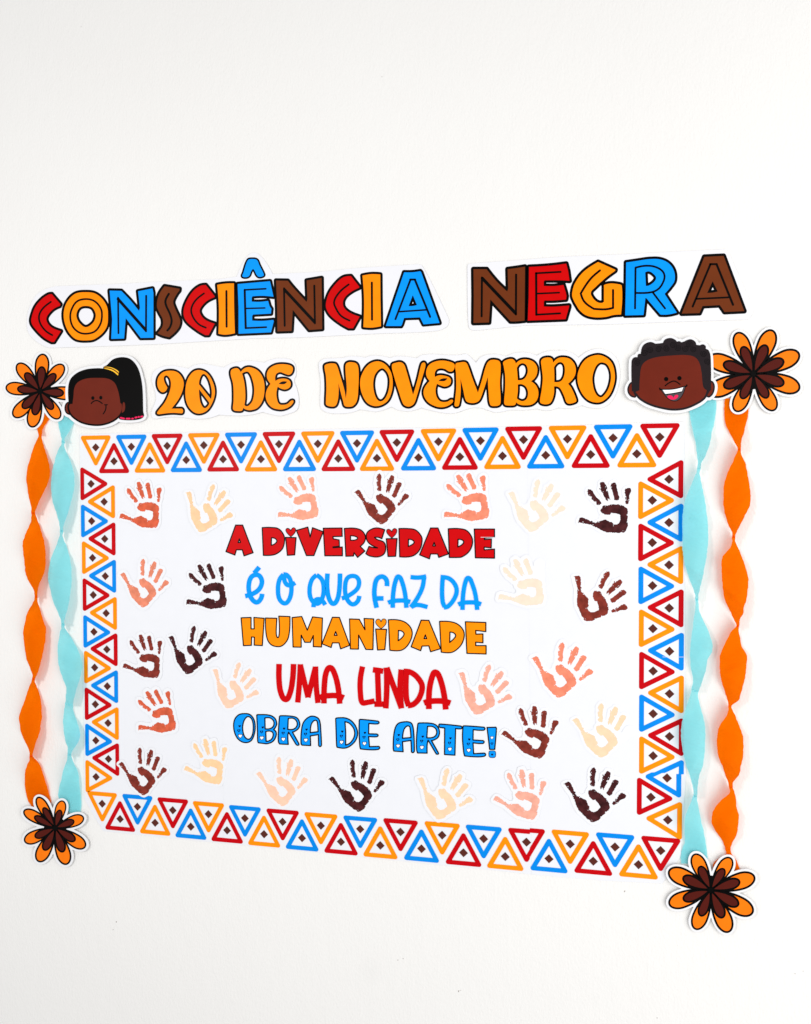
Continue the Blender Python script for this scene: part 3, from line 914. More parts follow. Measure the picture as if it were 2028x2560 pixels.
fl = inset('T', ['1357,165 1452,162 ~1458,180 1440,400 1385,400'], BLUE, w=1.9)
heart('T', 1410, 275, 21, 'w', fl)
heart('T', 1410, 338, 16, 'o', fl)
pp = [parse('~1378,420 ~1395,413 ~1440,415 ~1452,430 ~1448,480 ~1430,490 ~1390,488 ~1375,470', 'T')]
gg = Grid(bbox(pp), 3, 0.4)
T5.add('dot', contours(sdf(pp, gg) - 1.5, gg), BLUE, ART + 2 * LAYER, fl)
T5.add('dot_contour', pp, BLACK, ART + LAYER, fl)
heart('T', 1412, 455, 13, 'k', fl)


# ------------------------------------------------------------------ handprints
def fbm(X, Y, seed, scale, octs=3):
    r = np.random.RandomState(seed)
    out = np.zeros(X.shape)
    amp = 1.0
    for o in range(octs):
        lat = r.uniform(-1, 1, (64, 64))
        u, v = X / scale, Y / scale
        i, j = np.floor(u).astype(int), np.floor(v).astype(int)
        fu, fv = u - i, v - j
        fu, fv = fu * fu * (3 - 2 * fu), fv * fv * (3 - 2 * fv)
        a, b = lat[j % 64, i % 64], lat[j % 64, (i + 1) % 64]
        c, d = lat[(j + 1) % 64, i % 64], lat[(j + 1) % 64, (i + 1) % 64]
        out += amp * ((a + (b - a) * fu) * (1 - fv) + (c + (d - c) * fu) * fv)
        amp *= 0.55
        scale *= 0.5
    return out


HP = {
    'index': '~815,130 ~855,160 ~862,240 ~850,340 840,420 845,520 ~835,560 800,585 ~770,555 738,525 745,420 ~732,370 740,310 738,240 ~765,170',
    'middle': '1140,220 1215,240 ~1210,300 1185,395 1150,460 1085,580 1045,660 1020,600 985,635 965,600 ~1000,500 1030,400 1035,310 1100,280',
    'ring': '1320,410 1400,440 ~1400,490 1340,580 1280,680 1240,770 1195,800 1125,770 1125,730 ~1180,640 1230,540 ~1260,470',
    'pinky': '~1490,740 ~1570,780 ~1570,830 1520,880 1440,900 1390,970 1290,1020 1255,990 ~1300,920 1370,850 1430,770',
    'palm': '~170,490 ~215,475 ~255,495 290,560 325,620 350,690 385,725 370,750 420,800 490,825 ~560,860 ~640,920 670,990 705,1060 700,1135 ~760,1175 '
            '~810,1195 870,1160 ~940,1120 ~965,1060 ~940,1000 ~880,930 850,890 820,905 760,870 ~710,800 ~685,730 ~710,670 ~780,640 ~850,665 890,705 '
            '960,740 ~1050,820 ~1130,900 ~1170,970 1195,1075 1155,1160 1085,1180 1070,1230 990,1300 ~930,1370 ~850,1410 800,1425 ~730,1390 ~650,1320 '
            '540,1215 480,1165 420,1040 360,900 310,760 230,660 175,580 155,540 120,515'}
web = '760,560 1000,620 1160,760 1290,980 1150,1150 800,1300 560,1150 480,900 690,760'
A0, B0 = np.array(fpt('U', 150, 510)), np.array(fpt('U', 1560, 760))
HAND_H = POSTER_H + ART + 0.0005
wa, wb = V(*A0, HAND_H), V(*B0, HAND_H)
HREF = math.hypot(wb.x - wa.x, wb.z - wa.z)


def hand_local(p):
    """template pixel -> metres relative to the thumb tip (x right, y down on the wall)"""
    q = [V(x, y, HAND_H) - wa for x, y in p]
    return np.array([(v.x, -v.z) for v in q])


hand_me = {}
allp = [parse(s, 'U') for s in HP.values()]
for k, s in HP.items():
    p = parse(s, 'U')
    g = Grid(bbox([p]), 4, 0.45)
    D = sdf([p], g) + 0.35
    D = D + 1.15 * fbm(g.X, g.Y, 3, 2.8)
    sp = fbm(g.X, g.Y, 9, 4.5, 2)
    D = np.where((sp > 0.72) & (D < 3.4), -0.6, D)
    lp = [l for l in contours(D, g, 0.1) if np.ptp(l[:, 0]) + np.ptp(l[:, 1]) > 1.3]
    hand_me[k] = local_mesh('finger' if k != 'palm' else 'palm', [hand_local(l) for l in lp])
g = Grid(bbox(allp), 16, 1.0)
hp_field = np.max([sdf([p], g) for p in allp] + [sdf([parse(web, 'U')], g)], axis=0)


def hand_paper(grow, seed):
    lp = contours(hp_field + grow + 1.6 * fbm(g.X, g.Y, seed, 24, 1), g, 0.15)
    lp = [max(lp, key=len)]
    return [hand_local(l) for l in lp]


def paper_mesh(loops, thick):
    me = local_mesh('backing_paper', loops)
    vs = [v.co.copy() for v in me.vertices]
    fs = [tuple(p.vertices) for p in me.polygons]
    for lp in loops:
        b = len(vs)
        n = len(lp)
        for x, y in lp:
            vs += [Vector((x, 0, -y)), Vector((x, thick, -y))]
        fs += [(b + 2 * i, b + 2 * i + 1, b + 2 * ((i + 1) % n) + 1, b + 2 * ((i + 1) % n)) for i in range(n)]
    me2 = bpy.data.meshes.new('backing_paper')
    me2.from_pydata(vs, [], fs)
    me2.update()
    me2.materials.append(HCARD)
    return me2


HAND_PAPERS = [paper_mesh(hand_paper(gr, sd), 0.0006) for gr, sd in ((7.5, 1), (8.5, 5), (9.5, 8))]
for k in hand_me:
    hand_me[k].materials.append(BLACK)

H_TERRA = ink('terracotta_print', (206, 92, 62), vary=0.2, grain=70)
H_PEACH = ink('peach_print', (248, 198, 156), vary=0.06, grain=70)
H_SALMON = ink('salmon_print', (222, 132, 104), vary=0.16, grain=70)
H_PINKSAL = ink('pink_salmon_print', (238, 158, 132), vary=0.12, grain=70)
H_CORAL = ink('coral_print', (232, 134, 106), vary=0.14, grain=70)
H_DARK = ink('dark_brown_print', (68, 28, 30), vary=0.5, grain=70)
H_BROWN = ink('brown_print', (124, 48, 38), vary=0.32, grain=70)
H_PALE = ink('pale_peach_print', (250, 216, 196), vary=0.04, grain=70)
H_PINK = ink('pink_peach_print', (252, 198, 172), vary=0.06, grain=70)
H_CREAM = ink('cream_print', (250, 206, 172), vary=0.05, grain=70)
H_TAN = ink('light_tan_print', (246, 202, 156), vary=0.05, grain=70)
H_ROSE = ink('rose_print', (234, 166, 146), vary=0.12, grain=70)

HANDS = [
    ('G', 412, 795, 750, 540, H_TERRA, 'terracotta handprint cutout in the top left corner inside the border', ()),
    ('G', 985, 588, 1372, 768, H_PEACH, 'light peach handprint cutout at the top, above and left of the word A', ()),
    ('G', 422, 1285, 820, 1340, H_SALMON, 'salmon handprint cutout below the terracotta one, left of a dark one', ()),
    ('G', 982, 1530, 1275, 1212, H_DARK, 'dark brown handprint cutout just left of the blue letter É', ()),
    ('H', 330, 785, 608, 455, H_PINKSAL, 'pinkish salmon handprint cutout directly above the D and I of DIVERSIDADE', ()),
    ('H', 990, 580, 1432, 600, H_BROWN, 'brown handprint cutout at the middle of the top row above DIVERSIDADE', ()),
    ('I', 382, 785, 705, 440, H_CORAL, 'coral handprint cutout above the last letters of DIVERSIDADE', ()),
    ('I', 937, 592, 1405, 705, H_PALE, 'very pale peach handprint cutout in the top row beside a dark one', ()),
    ('I', 848, 1487, 1190, 1180, H_PALE, 'very pale peach handprint cutout right of the words FAZ DA', ('pinky',)),
    ('J', 165, 900, 585, 612, H_DARK, 'dark brown handprint cutout in the top right corner inside the border', ()),
    ('J', 135, 1372, 575, 1625, H_BROWN, 'brown handprint cutout near the right border, below the dark corner one', ()),
    ('K', 440, 570, 750, 348, H_BROWN, 'brown handprint cutout near the left border, beside a dark one', ()),
    ('K', 835, 318, 1235, 450, H_DARK, 'dark brown handprint cutout tilted right, left of HUMANIDADE and UMA', ()),
    ('K', 1212, 598, 1590, 780, H_PINK, 'pink peach handprint cutout just left of the word UMA', ()),
    ('K', 572, 1100, 815, 780, H_TERRA, 'terracotta handprint cutout left of the words OBRA DE', ()),
    ('K', 408, 1400, 800, 1435, H_BROWN, 'brown handprint cutout in the bottom left corner inside the border', ()),
    ('K', 965, 1445, 1305, 1258, H_TAN, 'light tan handprint cutout in the bottom row, below and left of OBRA', ()),
    ('O', 285, 1142, 705, 1180, H_PINK, 'pink peach handprint cutout in the bottom row under the word OBRA', ()),
    ('O', 905, 1185, 1365, 1200, H_DARK, 'dark brown handprint cutout in the middle of the bottom row under DE', ()),
    ('P', 505, 1185, 960, 1352, H_CREAM, 'cream handprint cutout in the bottom row under the word ARTE', ()),
    ('P', 855, 285, 1295, 475, H_ROSE, 'rose handprint cutout just right of the word LINDA', ()),
    ('P', 1218, 800, 1680, 685, H_BROWN, 'brown handprint cutout just right of the exclamation mark', ()),
    ('P', 1148, 1360, 1570, 1205, H_ROSE, 'rose handprint cutout in the bottom row beside the dark corner one', ()),
    ('L', 115, 497, 620, 598, H_CORAL, 'large coral handprint cutout right of the rose one beside LINDA', ()),
    ('L', 460, 1025, 960, 1100, H_CREAM, 'cream handprint cutout without a little finger near the right border', ('pinky',)),
    ('L', 390, 1568, 899, 1657, H_DARK, 'dark brown handprint cutout in the bottom right corner inside the border', ()),
]
for n, (f, tx, ty, qx, qy, mat, label, skip) in enumerate(HANDS):
    a = V(*fpt(f, tx, ty), HAND_H)
    b = V(*fpt(f, qx, qy), HAND_H)
    ang = math.atan2(-(b.z - a.z), b.x - a.x) - math.atan2(-(wb.z - wa.z), wb.x - wa.x)
    sc = math.hypot(b.x - a.x, b.z - a.z) / HREF
    sc = 1 + (sc - 1) * 0.8
    e = bpy.data.objects.new('handprint', None)
    e.empty_display_size = 0.01
    C.objects.link(e)
    e.location = a
    e.rotation_euler = (0, ang, 0)
    e.scale = (sc, 1, sc)
    tag(e, label, 'handprint', 'handprint cutouts on the poster')
    link('backing_paper', HAND_PAPERS[n % 3], HCARD, e)
    for k, me in hand_me.items():
        if k in skip:
            continue
        link('palm' if k == 'palm' else 'finger', me, mat, e, (0, -LAYER, 0))


# ------------------------------------------------------------------ flowers
def drop(c, tip, L0, L1, H):
    """teardrop petal between fractions L0..L1 of the way from the centre to the tip"""
    c, tip = np.array(c), np.array(tip)
    d = tip - c
    L = np.linalg.norm(d)
    u = d / L
    n = np.array((-u[1], u[0]))
    pts = []
    N = 40
    for i in range(N + 1):
        t = i / N
        t = 0.5 - 0.5 * math.cos(math.pi * t)
        m = 0.70
        w = math.sin(math.pi / 2 * t / m) ** 0.8 if t < m else math.sqrt(max(0, 1 - ((t - m) / (1 - m)) ** 2))
        pts.append((t, w))
    a = [c + u * L * L1 * t + n * L * H * w for t, w in pts]
    b = [c + u * L * L1 * t - n * L * H * w for t, w in pts[1:-1]]
    return np.array(a + b[::-1])


def flower(f, c, tips, h, label, tilt=(0, 0), margin=6.0):
    cp = fpt(f, *c)
    T = Thing('paper_flower', cp[0], cp[1], h, label, 'paper flower', 'eight petalled paper flowers', tilt)
    wid = [t[2] if len(t) > 2 else 1.0 for t in tips]      # some petals are seen narrower
    tips = [t[:2] for t in tips]
    outs = [drop(cp, fpt(f, *t), 0, 1.0, 0.190 * k) for t, k in zip(tips, wid)]
    g = Grid(bbox(outs), margin + 4, 0.9)
    F = np.max([sdf([p], g) for p in outs], axis=0)
    lp = contours(F + margin + 0.6 * fbm(g.X, g.Y, 4, 20, 1), g, 0.12)
    T.add('backing_paper', [max(lp, key=len)], CARD, 0, thick=0.0011)
    inns = [drop(cp, fpt(f, *t), 0, 0.665, 0.126 * k) for t, k in zip(tips, wid)]
    for i, (t, p, q) in enumerate(zip(tips, outs, inns)):
        tp = np.array(fpt(f, *t))
        L = np.linalg.norm(tp - np.array(cp))
        pad = 0.040 * L
        gp = Grid(bbox([p]), 4, 0.6)
        D = sdf([p], gp)
        far = np.hypot(gp.X - cp[0], gp.Y - cp[1]) - 0.46 * L
        free = np.min([-sdf([outs[k]], gp) for k in ((i - 1) % 8, (i + 1) % 8)], axis=0)
        pet = T.add('petal', contours(np.minimum(np.minimum(D - pad, far), free), gp, 0.06), F_ORANGE, 2 * LAYER)
        T.add('petal_contour', contours(D + 0.6, gp, 0.06), BLACK, LAYER, pet)
        gq = Grid(bbox([q]), 4, 0.5)
        D = sdf([q], gq)
        free = np.min([-sdf([inns[k]], gq) for k in ((i - 1) % 8, (i + 1) % 8)], axis=0)
        T.add('inner_petal', contours(np.minimum(D - pad, free), gq, 0.06), F_BROWN, 4 * LAYER, pet)
        T.add('inner_contour', contours(D + 0.5, gq, 0.06), BLACK, 3 * LAYER, pet)
    ang = np.linspace(0, 2 * math.pi, 20, endpoint=False)
    T.add('flower_centre', [np.array(cp) + 6.5 * np.stack([np.cos(ang), np.sin(ang)], 1)], BLACK, 5 * LAYER)
    Lm = np.mean([np.linalg.norm(np.array(fpt(f, *t)) - np.array(cp)) for t in tips])
    T.add('flower_heart', [np.array(cp) + 0.33 * Lm * np.stack([np.cos(ang), np.sin(ang)], 1)], BLACK, 2.5 * LAYER)
    return T


flower('w', (490, 528), [(525, 70), (775, 205), (928, 563), (725, 862), (385, 968), (165, 838), (70, 480), (215, 190)], 0.0032,
       'orange and brown paper flower left of the girl with the ponytail', (0.000012, 0.00001))
flower('x', (435, 468), [(280, 78), (615, 55), (868, 275), (872, 610), (635, 812), (268, 822), (10, 650), (5, 320)], 0.0042,
       'large orange and brown paper flower right of the smiling boy', (0, 0.000008))
flower('y', (480, 487), [(262, 112, 0.82), (572, 155), (828, 358), (848, 722), (622, 935), (272, 900), (103, 652), (95, 276, 0.85)], 0.0062,
       'small orange and brown paper flower under the left streamers', (0.00001, -0.00002))
flower('p', (1777, 2225), [(1735.5, 2135), (1827, 2144), (1888, 2192), (1883, 2283), (1823, 2331), (1738.5, 2324), (1672, 2261), (1671.5, 2176.5)], 0.0064,
       'orange and brown paper flower on the bottom right poster corner', (0.000006, -0.00002))


# ------------------------------------------------------------------ children's heads
def dilate(polys, r, res=0.6):
    g = Grid(bbox(polys), r + 3, res)
    return contours(sdf(polys, g) + r, g, 0.08)


def silhouettes(T, shapes, margin):
    g = Grid(bbox(shapes), margin + 4, 0.9)
    F = np.max([sdf([p], g) for p in shapes], axis=0)
    lp = contours(F + margin + 0.7 * fbm(g.X, g.Y, 6, 26, 1), g, 0.12)
    T.add('backing_paper', [max(lp, key=len)], CARD, 0, thick=0.0011)


def line(T, name, s, w, f, mat, dz, parent):
    ln = parse(s, f, closed=False)
    w = w / FR[f][2] + 0.7
    g = Grid(bbox([ln]), w + 2, 0.35)
    return T.add(name, contours(stroke_sdf(ln, w, g), g, 0.05), mat, dz, parent)


def disc(f, x, y, rx, ry):
    a = np.linspace(0, 2 * math.pi, 24, endpoint=False)
    c = fpt(f, x, y)
    s = FR[f][2]
    return np.stack([c[0] + rx / s * np.cos(a), c[1] + ry / s * np.sin(a)], 1)


TG = Thing('girl_cutout', 240, 1000, 0.0056, 'paper cutout of a brown girl head with black ponytail and yellow hair tie', 'paper cutout', None, (0, 0.000006))
skin = parse('~1040,362 ~1150,370 ~1220,410 ~1255,480 ~1275,560 1285,630 1300,640 ~1300,700 ~1270,760 ~1200,815 ~1100,850 ~1000,855 ~880,830 ~790,775 '
             '~750,720 ~742,650 775,640 ~785,560 ~795,470 ~830,410 ~920,370', '9')
hair = parse('735,650 ~728,480 ~750,380 ~820,310 ~920,270 ~1040,258 1105,262 ~1105,245 ~1140,225 ~1210,162 ~1310,140 ~1400,165 ~1470,250 ~1510,380 ~1525,520 '
             '~1530,720 ~1537,770 ~1500,800 ~1400,815 ~1280,805 1268,785 1250,760 1250,640 1100,500 800,500 775,645', '9')
ear_l = parse('~735,632 ~712,645 ~702,690 ~715,728 745,745', '9')
ear_r = parse('~1325,620 ~1337,670 ~1325,720 1300,735 1310,640', '9')
jaw = dilate([skin], 4.6)[0]
ear_b = dilate([ear_l], 3.2)[0]
silhouettes(TG, [hair, jaw, ear_b], 6.4)
hd = TG.add('face', [skin], SKIN, 4 * LAYER)
TG.add('face_contour', [jaw], HAIR, 2 * LAYER, hd)
TG.add('hair', [hair], HAIR, 3 * LAYER)
e1 = TG.add('ear', [ear_l], SKIN, 1.6 * LAYER)
TG.add('ear_contour', [ear_b], HAIR, LAYER, e1)
TG.add('ear', [ear_r], SKIN, 3.6 * LAYER)
for x, y in ((992, 577), (1077, 573)):
    TG.add('eye', [disc('9', x, y, 17, 20)], HAIR, 5 * LAYER)
line(TG, 'nose', '975,635 ~1000,612 ~1035,604 ~1065,615 1092,635', 9, '9', HAIR, 5 * LAYER, None)
mo = line(TG, 'mouth', '1132,650 ~1128,700 1103,745', 9, '9', HAIR, 5 * LAYER, None)
line(TG, 'mouth_corner', '1118,649 1147,648', 8, '9', HAIR, 6 * LAYER, mo)
ht = TG.add('hair_tie', [parse('1115,242 ~1190,250 ~1250,278 1270,298 1260,336 ~1200,290 1113,262', '9')], YELLOW, 5 * LAYER)
line(TG, 'hair_tie_stripe', '1120,252 ~1200,268 1264,312', 9, '9', BROWN, 6 * LAYER, ht)
for a in ('1290,788 1325,796', '1352,797 1385,797', '1412,797 1420,796', '1446,786 1460,783', '1480,779 1485,778', '1507,776 1522,773'):
    line(TG, 'hair_bead', a, 15, '9', PINK, 5 * LAYER, None)

TBY = Thing('boy_cutout', 1680, 935, 0.0062, 'paper cutout of a smiling brown boy head with short curly black hair', 'paper cutout', None, (0, 0.000004))
skin = parse('~500,275 ~620,272 ~690,290 ~730,340 ~750,430 ~765,550 795,580 ~770,640 ~700,690 ~600,730 ~500,740 ~400,725 ~300,695 ~220,650 ~180,605 '
             '170,595 205,580 ~210,470 ~225,370 ~270,320 ~360,290', 'B')
hair = parse('140,590 ~137,330 ~155,295 190,290 ~195,265 225,260 ~222,225 ~245,180 ~300,157 345,172 ~375,170 412,165 ~430,135 ~480,122 ~520,138 535,155 '
             '~555,150 573,160 600,152 ~650,133 ~690,150 705,182 735,186 ~765,178 ~787,195 785,215 ~815,235 ~830,300 832,580 795,580 700,420 260,420 205,585', 'B')
ear_l = parse('~145,520 ~118,550 ~115,590 ~135,622 165,632 145,560', 'B')
ear_r = parse('~832,512 ~852,540 ~842,600 ~815,630 800,625 832,570', 'B')
jaw = dilate([skin], 5.2)[0]
eb1, eb2 = dilate([ear_l], 4.0)[0], dilate([ear_r], 4.0)[0]
silhouettes(TBY, [hair, jaw, eb1, eb2], 6.4)
hd = TBY.add('face', [skin], SKIN, 4 * LAYER)
TBY.add('face_contour', [jaw], CURLY, 2 * LAYER, hd)
hr = TBY.add('hair', [hair], CURLY, 3 * LAYER)
for s in ((300, 225), (375, 222), (445, 215), (545, 208), (610, 215), (680, 220), (250, 250), (770, 260), (500, 185), (640, 180), (190, 340), (795, 330)):
    a = np.linspace(0, 4.2 * math.pi, 40)
    r = 3 + a * 2.0
    ph = rng.uniform(0, 6)
    ln = ' '.join('~%.1f,%.1f' % (s[0] + q * math.cos(t + ph), s[1] + q * math.sin(t + ph)) for t, q in zip(a, r))
    line(TBY, 'curl', ln, 3.6, 'B', CURL, 3.4 * LAYER, hr)
for p, q in ((ear_l, eb1), (ear_r, eb2)):
    e1 = TBY.add('ear', [p], SKIN, 1.6 * LAYER)
    TBY.add('ear_contour', [q], CURLY, LAYER, e1)
for x, y in ((440, 482), (556, 474)):
    TBY.add('eye', [disc('B', x, y, 19, 19)], HAIR, 5 * LAYER)
line(TBY, 'nose', '432,540 ~470,512 ~512,500 560,528', 8, 'B', HAIR, 5 * LAYER, None)
mouth = parse('395,572 ~500,570 608,545 ~580,620 ~545,662 ~510,672 ~465,655 ~430,620', 'B')
mo = TBY.add('mouth', [mouth], GREY, 6 * LAYER)
TBY.add('mouth_contour', dilate([mouth], 1.6, 0.4), HAIR, 5 * LAYER, mo)
TBY.add('teeth', [parse('410,577 ~500,574 590,553 575,592 ~500,605 434,613', 'B')], WHITE, 7 * LAYER, mo)
line(TBY, 'teeth_line', '434,615 ~500,607 577,592', 5, 'B', HAIR, 8 * LAYER, mo)
TBY.add('tongue', [parse('~450,635 ~470,624 ~492,630 505,648 ~520,622 ~545,625 ~530,652 ~500,662 ~470,655', 'B')], PINK, 7 * LAYER, mo)
line(TBY, 'lip_corner', '384,562 ~388,574 398,574', 8, 'B', HAIR, 8 * LAYER, mo)
line(TBY, 'lip_corner', '606,546 ~618,544 621,534', 8, 'B', HAIR, 8 * LAYER, mo)


# ------------------------------------------------------------------ crepe streamers
def crepe(name, rgb, trans_rgb):
    m = bpy.data.materials.new(name)
    m.use_nodes = True
    nt = m.node_tree
    for n in list(nt.nodes):
        nt.nodes.remove(n)
    out = nt.nodes.new('ShaderNodeOutputMaterial')
    df = nt.nodes.new('ShaderNodeBsdfDiffuse')
    tr = nt.nodes.new('ShaderNodeBsdfTranslucent')
    mx = nt.nodes.new('ShaderNodeMixShader')
    mx.inputs[0].default_value = 0.42
    uv = nt.nodes.new('ShaderNodeUVMap')
    mp = nt.nodes.new('ShaderNodeMapping')
    mp.inputs['Scale'].default_value = (1.2, 95, 1)
    no = nt.nodes.new('ShaderNodeTexNoise')
    no.inputs['Scale'].default_value = 4.0
    no.inputs['Detail'].default_value = 5
    bu = nt.nodes.new('ShaderNodeBump')
    bu.inputs['Distance'].default_value = 0.0012
    bu.inputs['Strength'].default_value = 0.55
    nt.links.new(uv.outputs['UV'], mp.inputs['Vector'])
    nt.links.new(mp.outputs['Vector'], no.inputs['Vector'])
    nt.links.new(no.outputs['Fac'], bu.inputs['Height'])
    ra = nt.nodes.new('ShaderNodeMapRange')
    ra.inputs['From Min'].default_value = 0.3
    ra.inputs['From Max'].default_value = 0.7
    ra.inputs['To Min'].default_value = 0.92
    ra.inputs['To Max'].default_value = 1.05
    nt.links.new(no.outputs['Fac'], ra.inputs['Value'])
    sc = nt.nodes.new('ShaderNodeVectorMath')
    sc.operation = 'SCALE'
    sc.inputs[0].default_value = lin(rgb)[:3]
    nt.links.new(ra.outputs['Result'], sc.inputs['Scale'])
    nt.links.new(sc.outputs['Vector'], df.inputs['Color'])
    tr.inputs['Color'].default_value = lin(trans_rgb)
    for b in (df, tr):
        nt.links.new(bu.outputs['Normal'], b.inputs['Normal'])
    nt.links.new(df.outputs[0], mx.inputs[1])
    nt.links.new(tr.outputs[0], mx.inputs[2])
    tp = nt.nodes.new('ShaderNodeBsdfTransparent')
    tp.inputs['Color'].default_value = lin(trans_rgb)
    m2 = nt.nodes.new('ShaderNodeMixShader')
    m2.inputs[0].default_value = 0.16
    nt.links.new(mx.outputs[0], m2.inputs[1])
    nt.links.new(tp.outputs[0], m2.inputs[2])
    nt.links.new(m2.outputs[0], out.inputs[0])
    return m


CR_O = crepe('orange_crepe', (255, 132, 0), (255, 104, 14))
CR_T = crepe('turquoise_crepe', (160, 236, 242), (160, 240, 248))


def rows(s):
    out = []
    f = None
    for tok in s.split():
        if tok[0] == '@':
            f = tok[1]
            continue
        y, l, r = (float(v) for v in tok.replace(':', ',').split(','))
        x0, y0, k = FR[f]
        out.append((y0 + y / k, x0 + l / k, x0 + r / k))
    return np.array(sorted(out))


def streamer(s, pinch, mat, label, group, depth=0.0145, amp=0.011, seed=1, flat=(30, 30)):
    R = rows(s)
    keep = [0]
    for i in range(1, len(R)):
        if R[i, 0] - R[keep[-1], 0] > 6:
            keep.append(i)
    R = R[keep]
    y0, y1 = R[0, 0], R[-1, 0]
    N = int((y1 - y0) / 2.5)
    ys = np.linspace(y0, y1, N)

    def interp(col):        # smooth cubic through the rows
        x, v = R[:, 0], R[:, col]
        mslope = np.gradient(v, x)
        i = np.clip(np.searchsorted(x, ys) - 1, 0, len(x) - 2)
        h = x[i + 1] - x[i]
        t = (ys - x[i]) / h
        return ((2 * t**3 - 3 * t**2 + 1) * v[i] + (t**3 - 2 * t**2 + t) * h * mslope[i]
                + (-2 * t**3 + 3 * t**2) * v[i + 1] + (t**3 - t**2) * h * mslope[i + 1])
    xl, xr = interp(1), interp(2)
    r = np.random.RandomState(seed)
    W = max(xr - xl) * 1.01
    wob = np.convolve(r.uniform(-1, 1, N + 8), np.ones(3) / 3, 'same')[:N]
    wob2 = np.convolve(r.uniform(-1, 1, N + 8), np.ones(3) / 3, 'same')[:N]
    pin = np.array([y0 - 60] + pinch + [y1 + 60])
    vs, fs, uv = [], [], []
    K = 10
    creases = [(r.uniform(0, N), r.uniform(-26, 26), r.uniform(2.0, 7.0), r.uniform(-1, 1) * 0.0016) for _ in range(int(N / 5))]

    def folds(n, t):            # soft cross creases of the stretched crepe
        return sum(a * math.exp(-((n - c0 - sl * t) / wd) ** 2) for c0, sl, wd, a in creases if abs(n - c0) < 34)
    for k in range(len(pin) - 1):           # each lens runs a little past its twists, so the turns overlap
        mid = (pin[k] + pin[k + 1]) / 2
        sel = [n for n in range(N) if pin[k] - 3.5 <= ys[n] <= pin[k + 1] + 3.5]
        base = len(vs)
        for n in sel:
            y = ys[n]
            w = max(xr[n] - xl[n], 8.0)
            c = (xl[n] + xr[n]) / 2
            cs = min(1, w / W)
            sg = np.clip((y - mid) / (0.25 * (pin[k + 1] - pin[k])), -1, 1)
            sn = math.sqrt(max(0, 1 - cs * cs)) * sg
            end = max(0, min(1, (y - y0 - flat[0]) / 80, (y1 - y - flat[1]) / 80))
            end = end * end * (3 - 2 * end)
            d0 = 0.0025 + (depth - 0.0025) * end
            for j in range(K + 1):
                t = j / K - 0.5
                e = (wob[n] if j == 0 else wob2[n] if j == K else 0) * 2.2
                hh = d0 + folds(n, t) * end * (0.35 + cs) + 2 * t * amp * end * sn + 0.0022 * math.cos(math.pi * t) * cs * end
                vs.append(V(c + t * (w + e), y, hh))
                uv.append((j / K, n / 40))
        for i in range(len(sel) - 1):
            for j in range(K):
                q = base + i * (K + 1) + j
                fs.append((q, q + 1, q + K + 2, q + K + 1))
    org = V((xl[0] + xr[0]) / 2, y0, 0.0025)
    me = bpy.data.meshes.new('streamer')
    me.from_pydata([v - org for v in vs], [], fs)
    ul = me.uv_layers.new(name='UVMap')
    for p in me.polygons:
        p.use_smooth = True
        for li in p.loop_indices:
            ul.data[li].uv = uv[me.loops[li].vertex_index]
    me.update()
    o = link('crepe_streamer', me, mat, None, org)
    tag(o, label, 'streamer', group)
    return o


GS = 'twisted crepe paper streamers'
streamer('@a -60:600,740 100:540,690 290:452,565 430:478,535 600:400,570 800:335,635 1000:280,680 1150:258,680 1300:265,640 1500:300,540 1700:345,450 1800:350,418 '
         '@b 0:345,465 200:265,530 400:195,580 600:205,605 800:230,605 950:245,580 1100:300,515 1250:390,470 1380:420,448 1500:370,475 1650:280,520 '
         '1850:230,580 @c 50:210,608 200:203,610 400:225,585 600:255,540 800:330,490 950:373,430 1000:365,405 1100:320,440 1300:255,510 1500:180,535 1700:125,535 '
         '@d 60:133,522 200:160,505 400:240,435 550:310,390 650:320,372 720:310,440 800:275,500 950:235,555 1100:228,600 1250:240,650 1400:275,690 1480:305,700 1590:380,680',
         [1030 + 420 / 7.185, 1030 + 1810 / 7.185, 1300 + 1380 / 7.185, 1560 + 980 / 7.185, 1800 + 650 / 7.185], CR_O,
         'orange crepe streamer hanging outermost on the left, beside a turquoise one', GS, seed=3)
streamer('@a -60:850,1080 180:830,1110 350:860,1030 480:890,950 560:898,938 650:850,950 800:790,1020 1000:740,1090 1200:705,1125 1400:705,1110 1600:730,1065 1800:795,1010 '
         '1950:840,960 @b 100:860,930 200:885,902 300:850,915 500:780,990 700:700,1045 900:660,1068 1100:655,1070 1300:700,1055 1500:755,1020 1700:840,970 1800:885,940 '
         '1880:908,924 @c 100:880,970 200:855,1040 400:825,1150 600:825,1240 700:835,1265 850:870,1255 1000:925,1215 1150:975,1165 1280:968,1130 1450:955,1100 1550:940,1105 '
         '1700:920,1150 @d 130:922,1200 300:950,1222 400:970,1190 480:998,1140 600:1000,1070 700:995,1085 800:960,1130 950:910,1190 1100:880,1205 1250:845,1225 1400:840,1240 '
         '1540:930,1240 1670:1045,1225', [1030 + 540 / 7.185, 1300 + 200 / 7.185, 1300 + 1880 / 7.185, 1560 + 1450 / 7.185, 1800 + 620 / 7.185], CR_T,
         'turquoise crepe streamer between the left orange one and the poster', GS, seed=5)
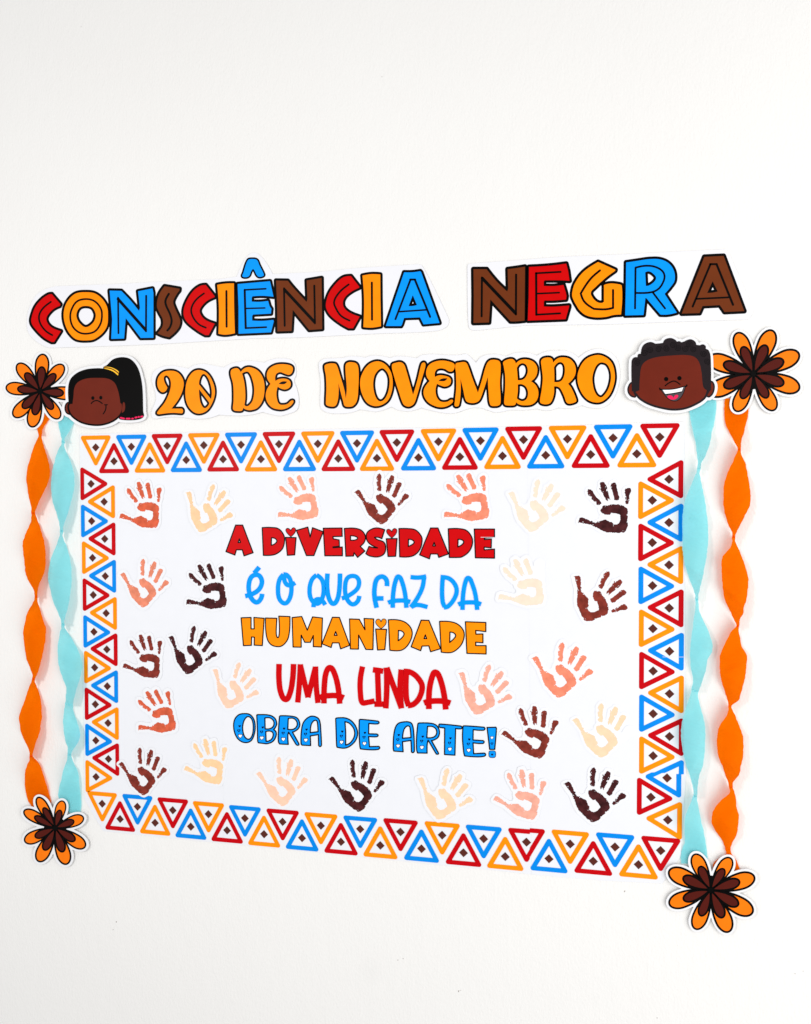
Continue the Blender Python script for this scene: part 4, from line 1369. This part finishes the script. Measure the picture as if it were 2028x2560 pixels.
streamer('@e 95:798,1120 180:788,1140 350:785,1140 500:810,1105 650:885,1065 750:935,1035 850:985,1035 950:950,1045 1050:910,1095 1200:835,1130 1400:780,1165 1550:772,1178 '
         '1700:772,1165 1850:800,1095 2000:850,1020 @f 200:905,960 265:905,940 400:875,985 550:760,1050 700:742,1100 900:750,1148 1050:765,1135 1200:795,1115 1300:840,1080 '
         '1400:890,1065 1500:930,1015 1580:968,1010 1670:885,1000 1750:845,1020 1900:770,1050 @g 450:725,1115 600:715,1118 750:722,1105 900:755,1070 1050:800,1030 1150:835,990 '
         '1220:845,895 1300:845,915 1400:800,960 1500:725,1000 1650:680,1055 @h 150:675,1072 300:695,1065 450:755,1035 580:795,1005 700:845,915 760:855,912 850:865,940 950:750,960 '
         '1050:660,968 1200:598,1003 1300:600,995 1400:640,985 1500:710,960 1600:770,905 1690:795,880 1780:800,905 1850:680,960 1950:610,1000 2040:640,1040',
         [980 + 860 / 5.9875, 1300 + 255 / 5.9875, 1300 + 1590 / 5.9875, 1560 + 1230 / 5.9875, 1840 + 770 / 5.9875, 1840 + 1700 / 5.9875], CR_O,
         'orange crepe streamer hanging outermost on the right', GS, seed=7, flat=(45, 40))
streamer('@e -60:300,668 100:262,668 260:265,660 400:280,645 600:320,600 800:360,560 950:375,505 1100:390,425 1160:390,412 1250:345,420 1400:285,450 1600:205,490 1800:165,520 '
         '@f 100:158,542 300:158,542 500:165,525 700:205,490 900:270,450 1050:325,415 1190:365,382 1350:345,410 1500:325,470 1650:305,540 1800:285,590 1900:275,612 2000:270,585 '
         '@g 500:272,550 700:290,505 850:318,455 950:300,425 1060:278,390 1150:245,405 1300:200,440 1450:155,485 1600:135,502 1750:145,498 @h 100:145,495 300:180,485 450:220,460 '
         '600:270,410 750:310,385 850:325,380 950:300,375 1050:260,395 1150:215,415 1300:190,445 1450:190,480 1600:190,505 1720:148,522 1820:135,530 1910:140,535',
         [980 + 1150 / 5.9875, 1300 + 1195 / 5.9875, 1560 + 1000 / 5.9875, 1840 + 900 / 5.9875], CR_T,
         'turquoise crepe streamer hanging over the right edge of the poster', GS, depth=0.013, amp=0.008, seed=9, flat=(62, 35))


# ------------------------------------------------------------------ bare paper edges where two sheets meet across the print
for f, x0, y0, x1, y1 in (('I', 690, 967, 808, 968), ('L', 1218, 486, 1416, 487)):
    ln = np.array([fpt(f, x0, y0), fpt(f, x1, y1)])
    T5.add('sheet_edge', [ribbon_poly(ln, 1.0)], SHEET, ART + 3 * LAYER)
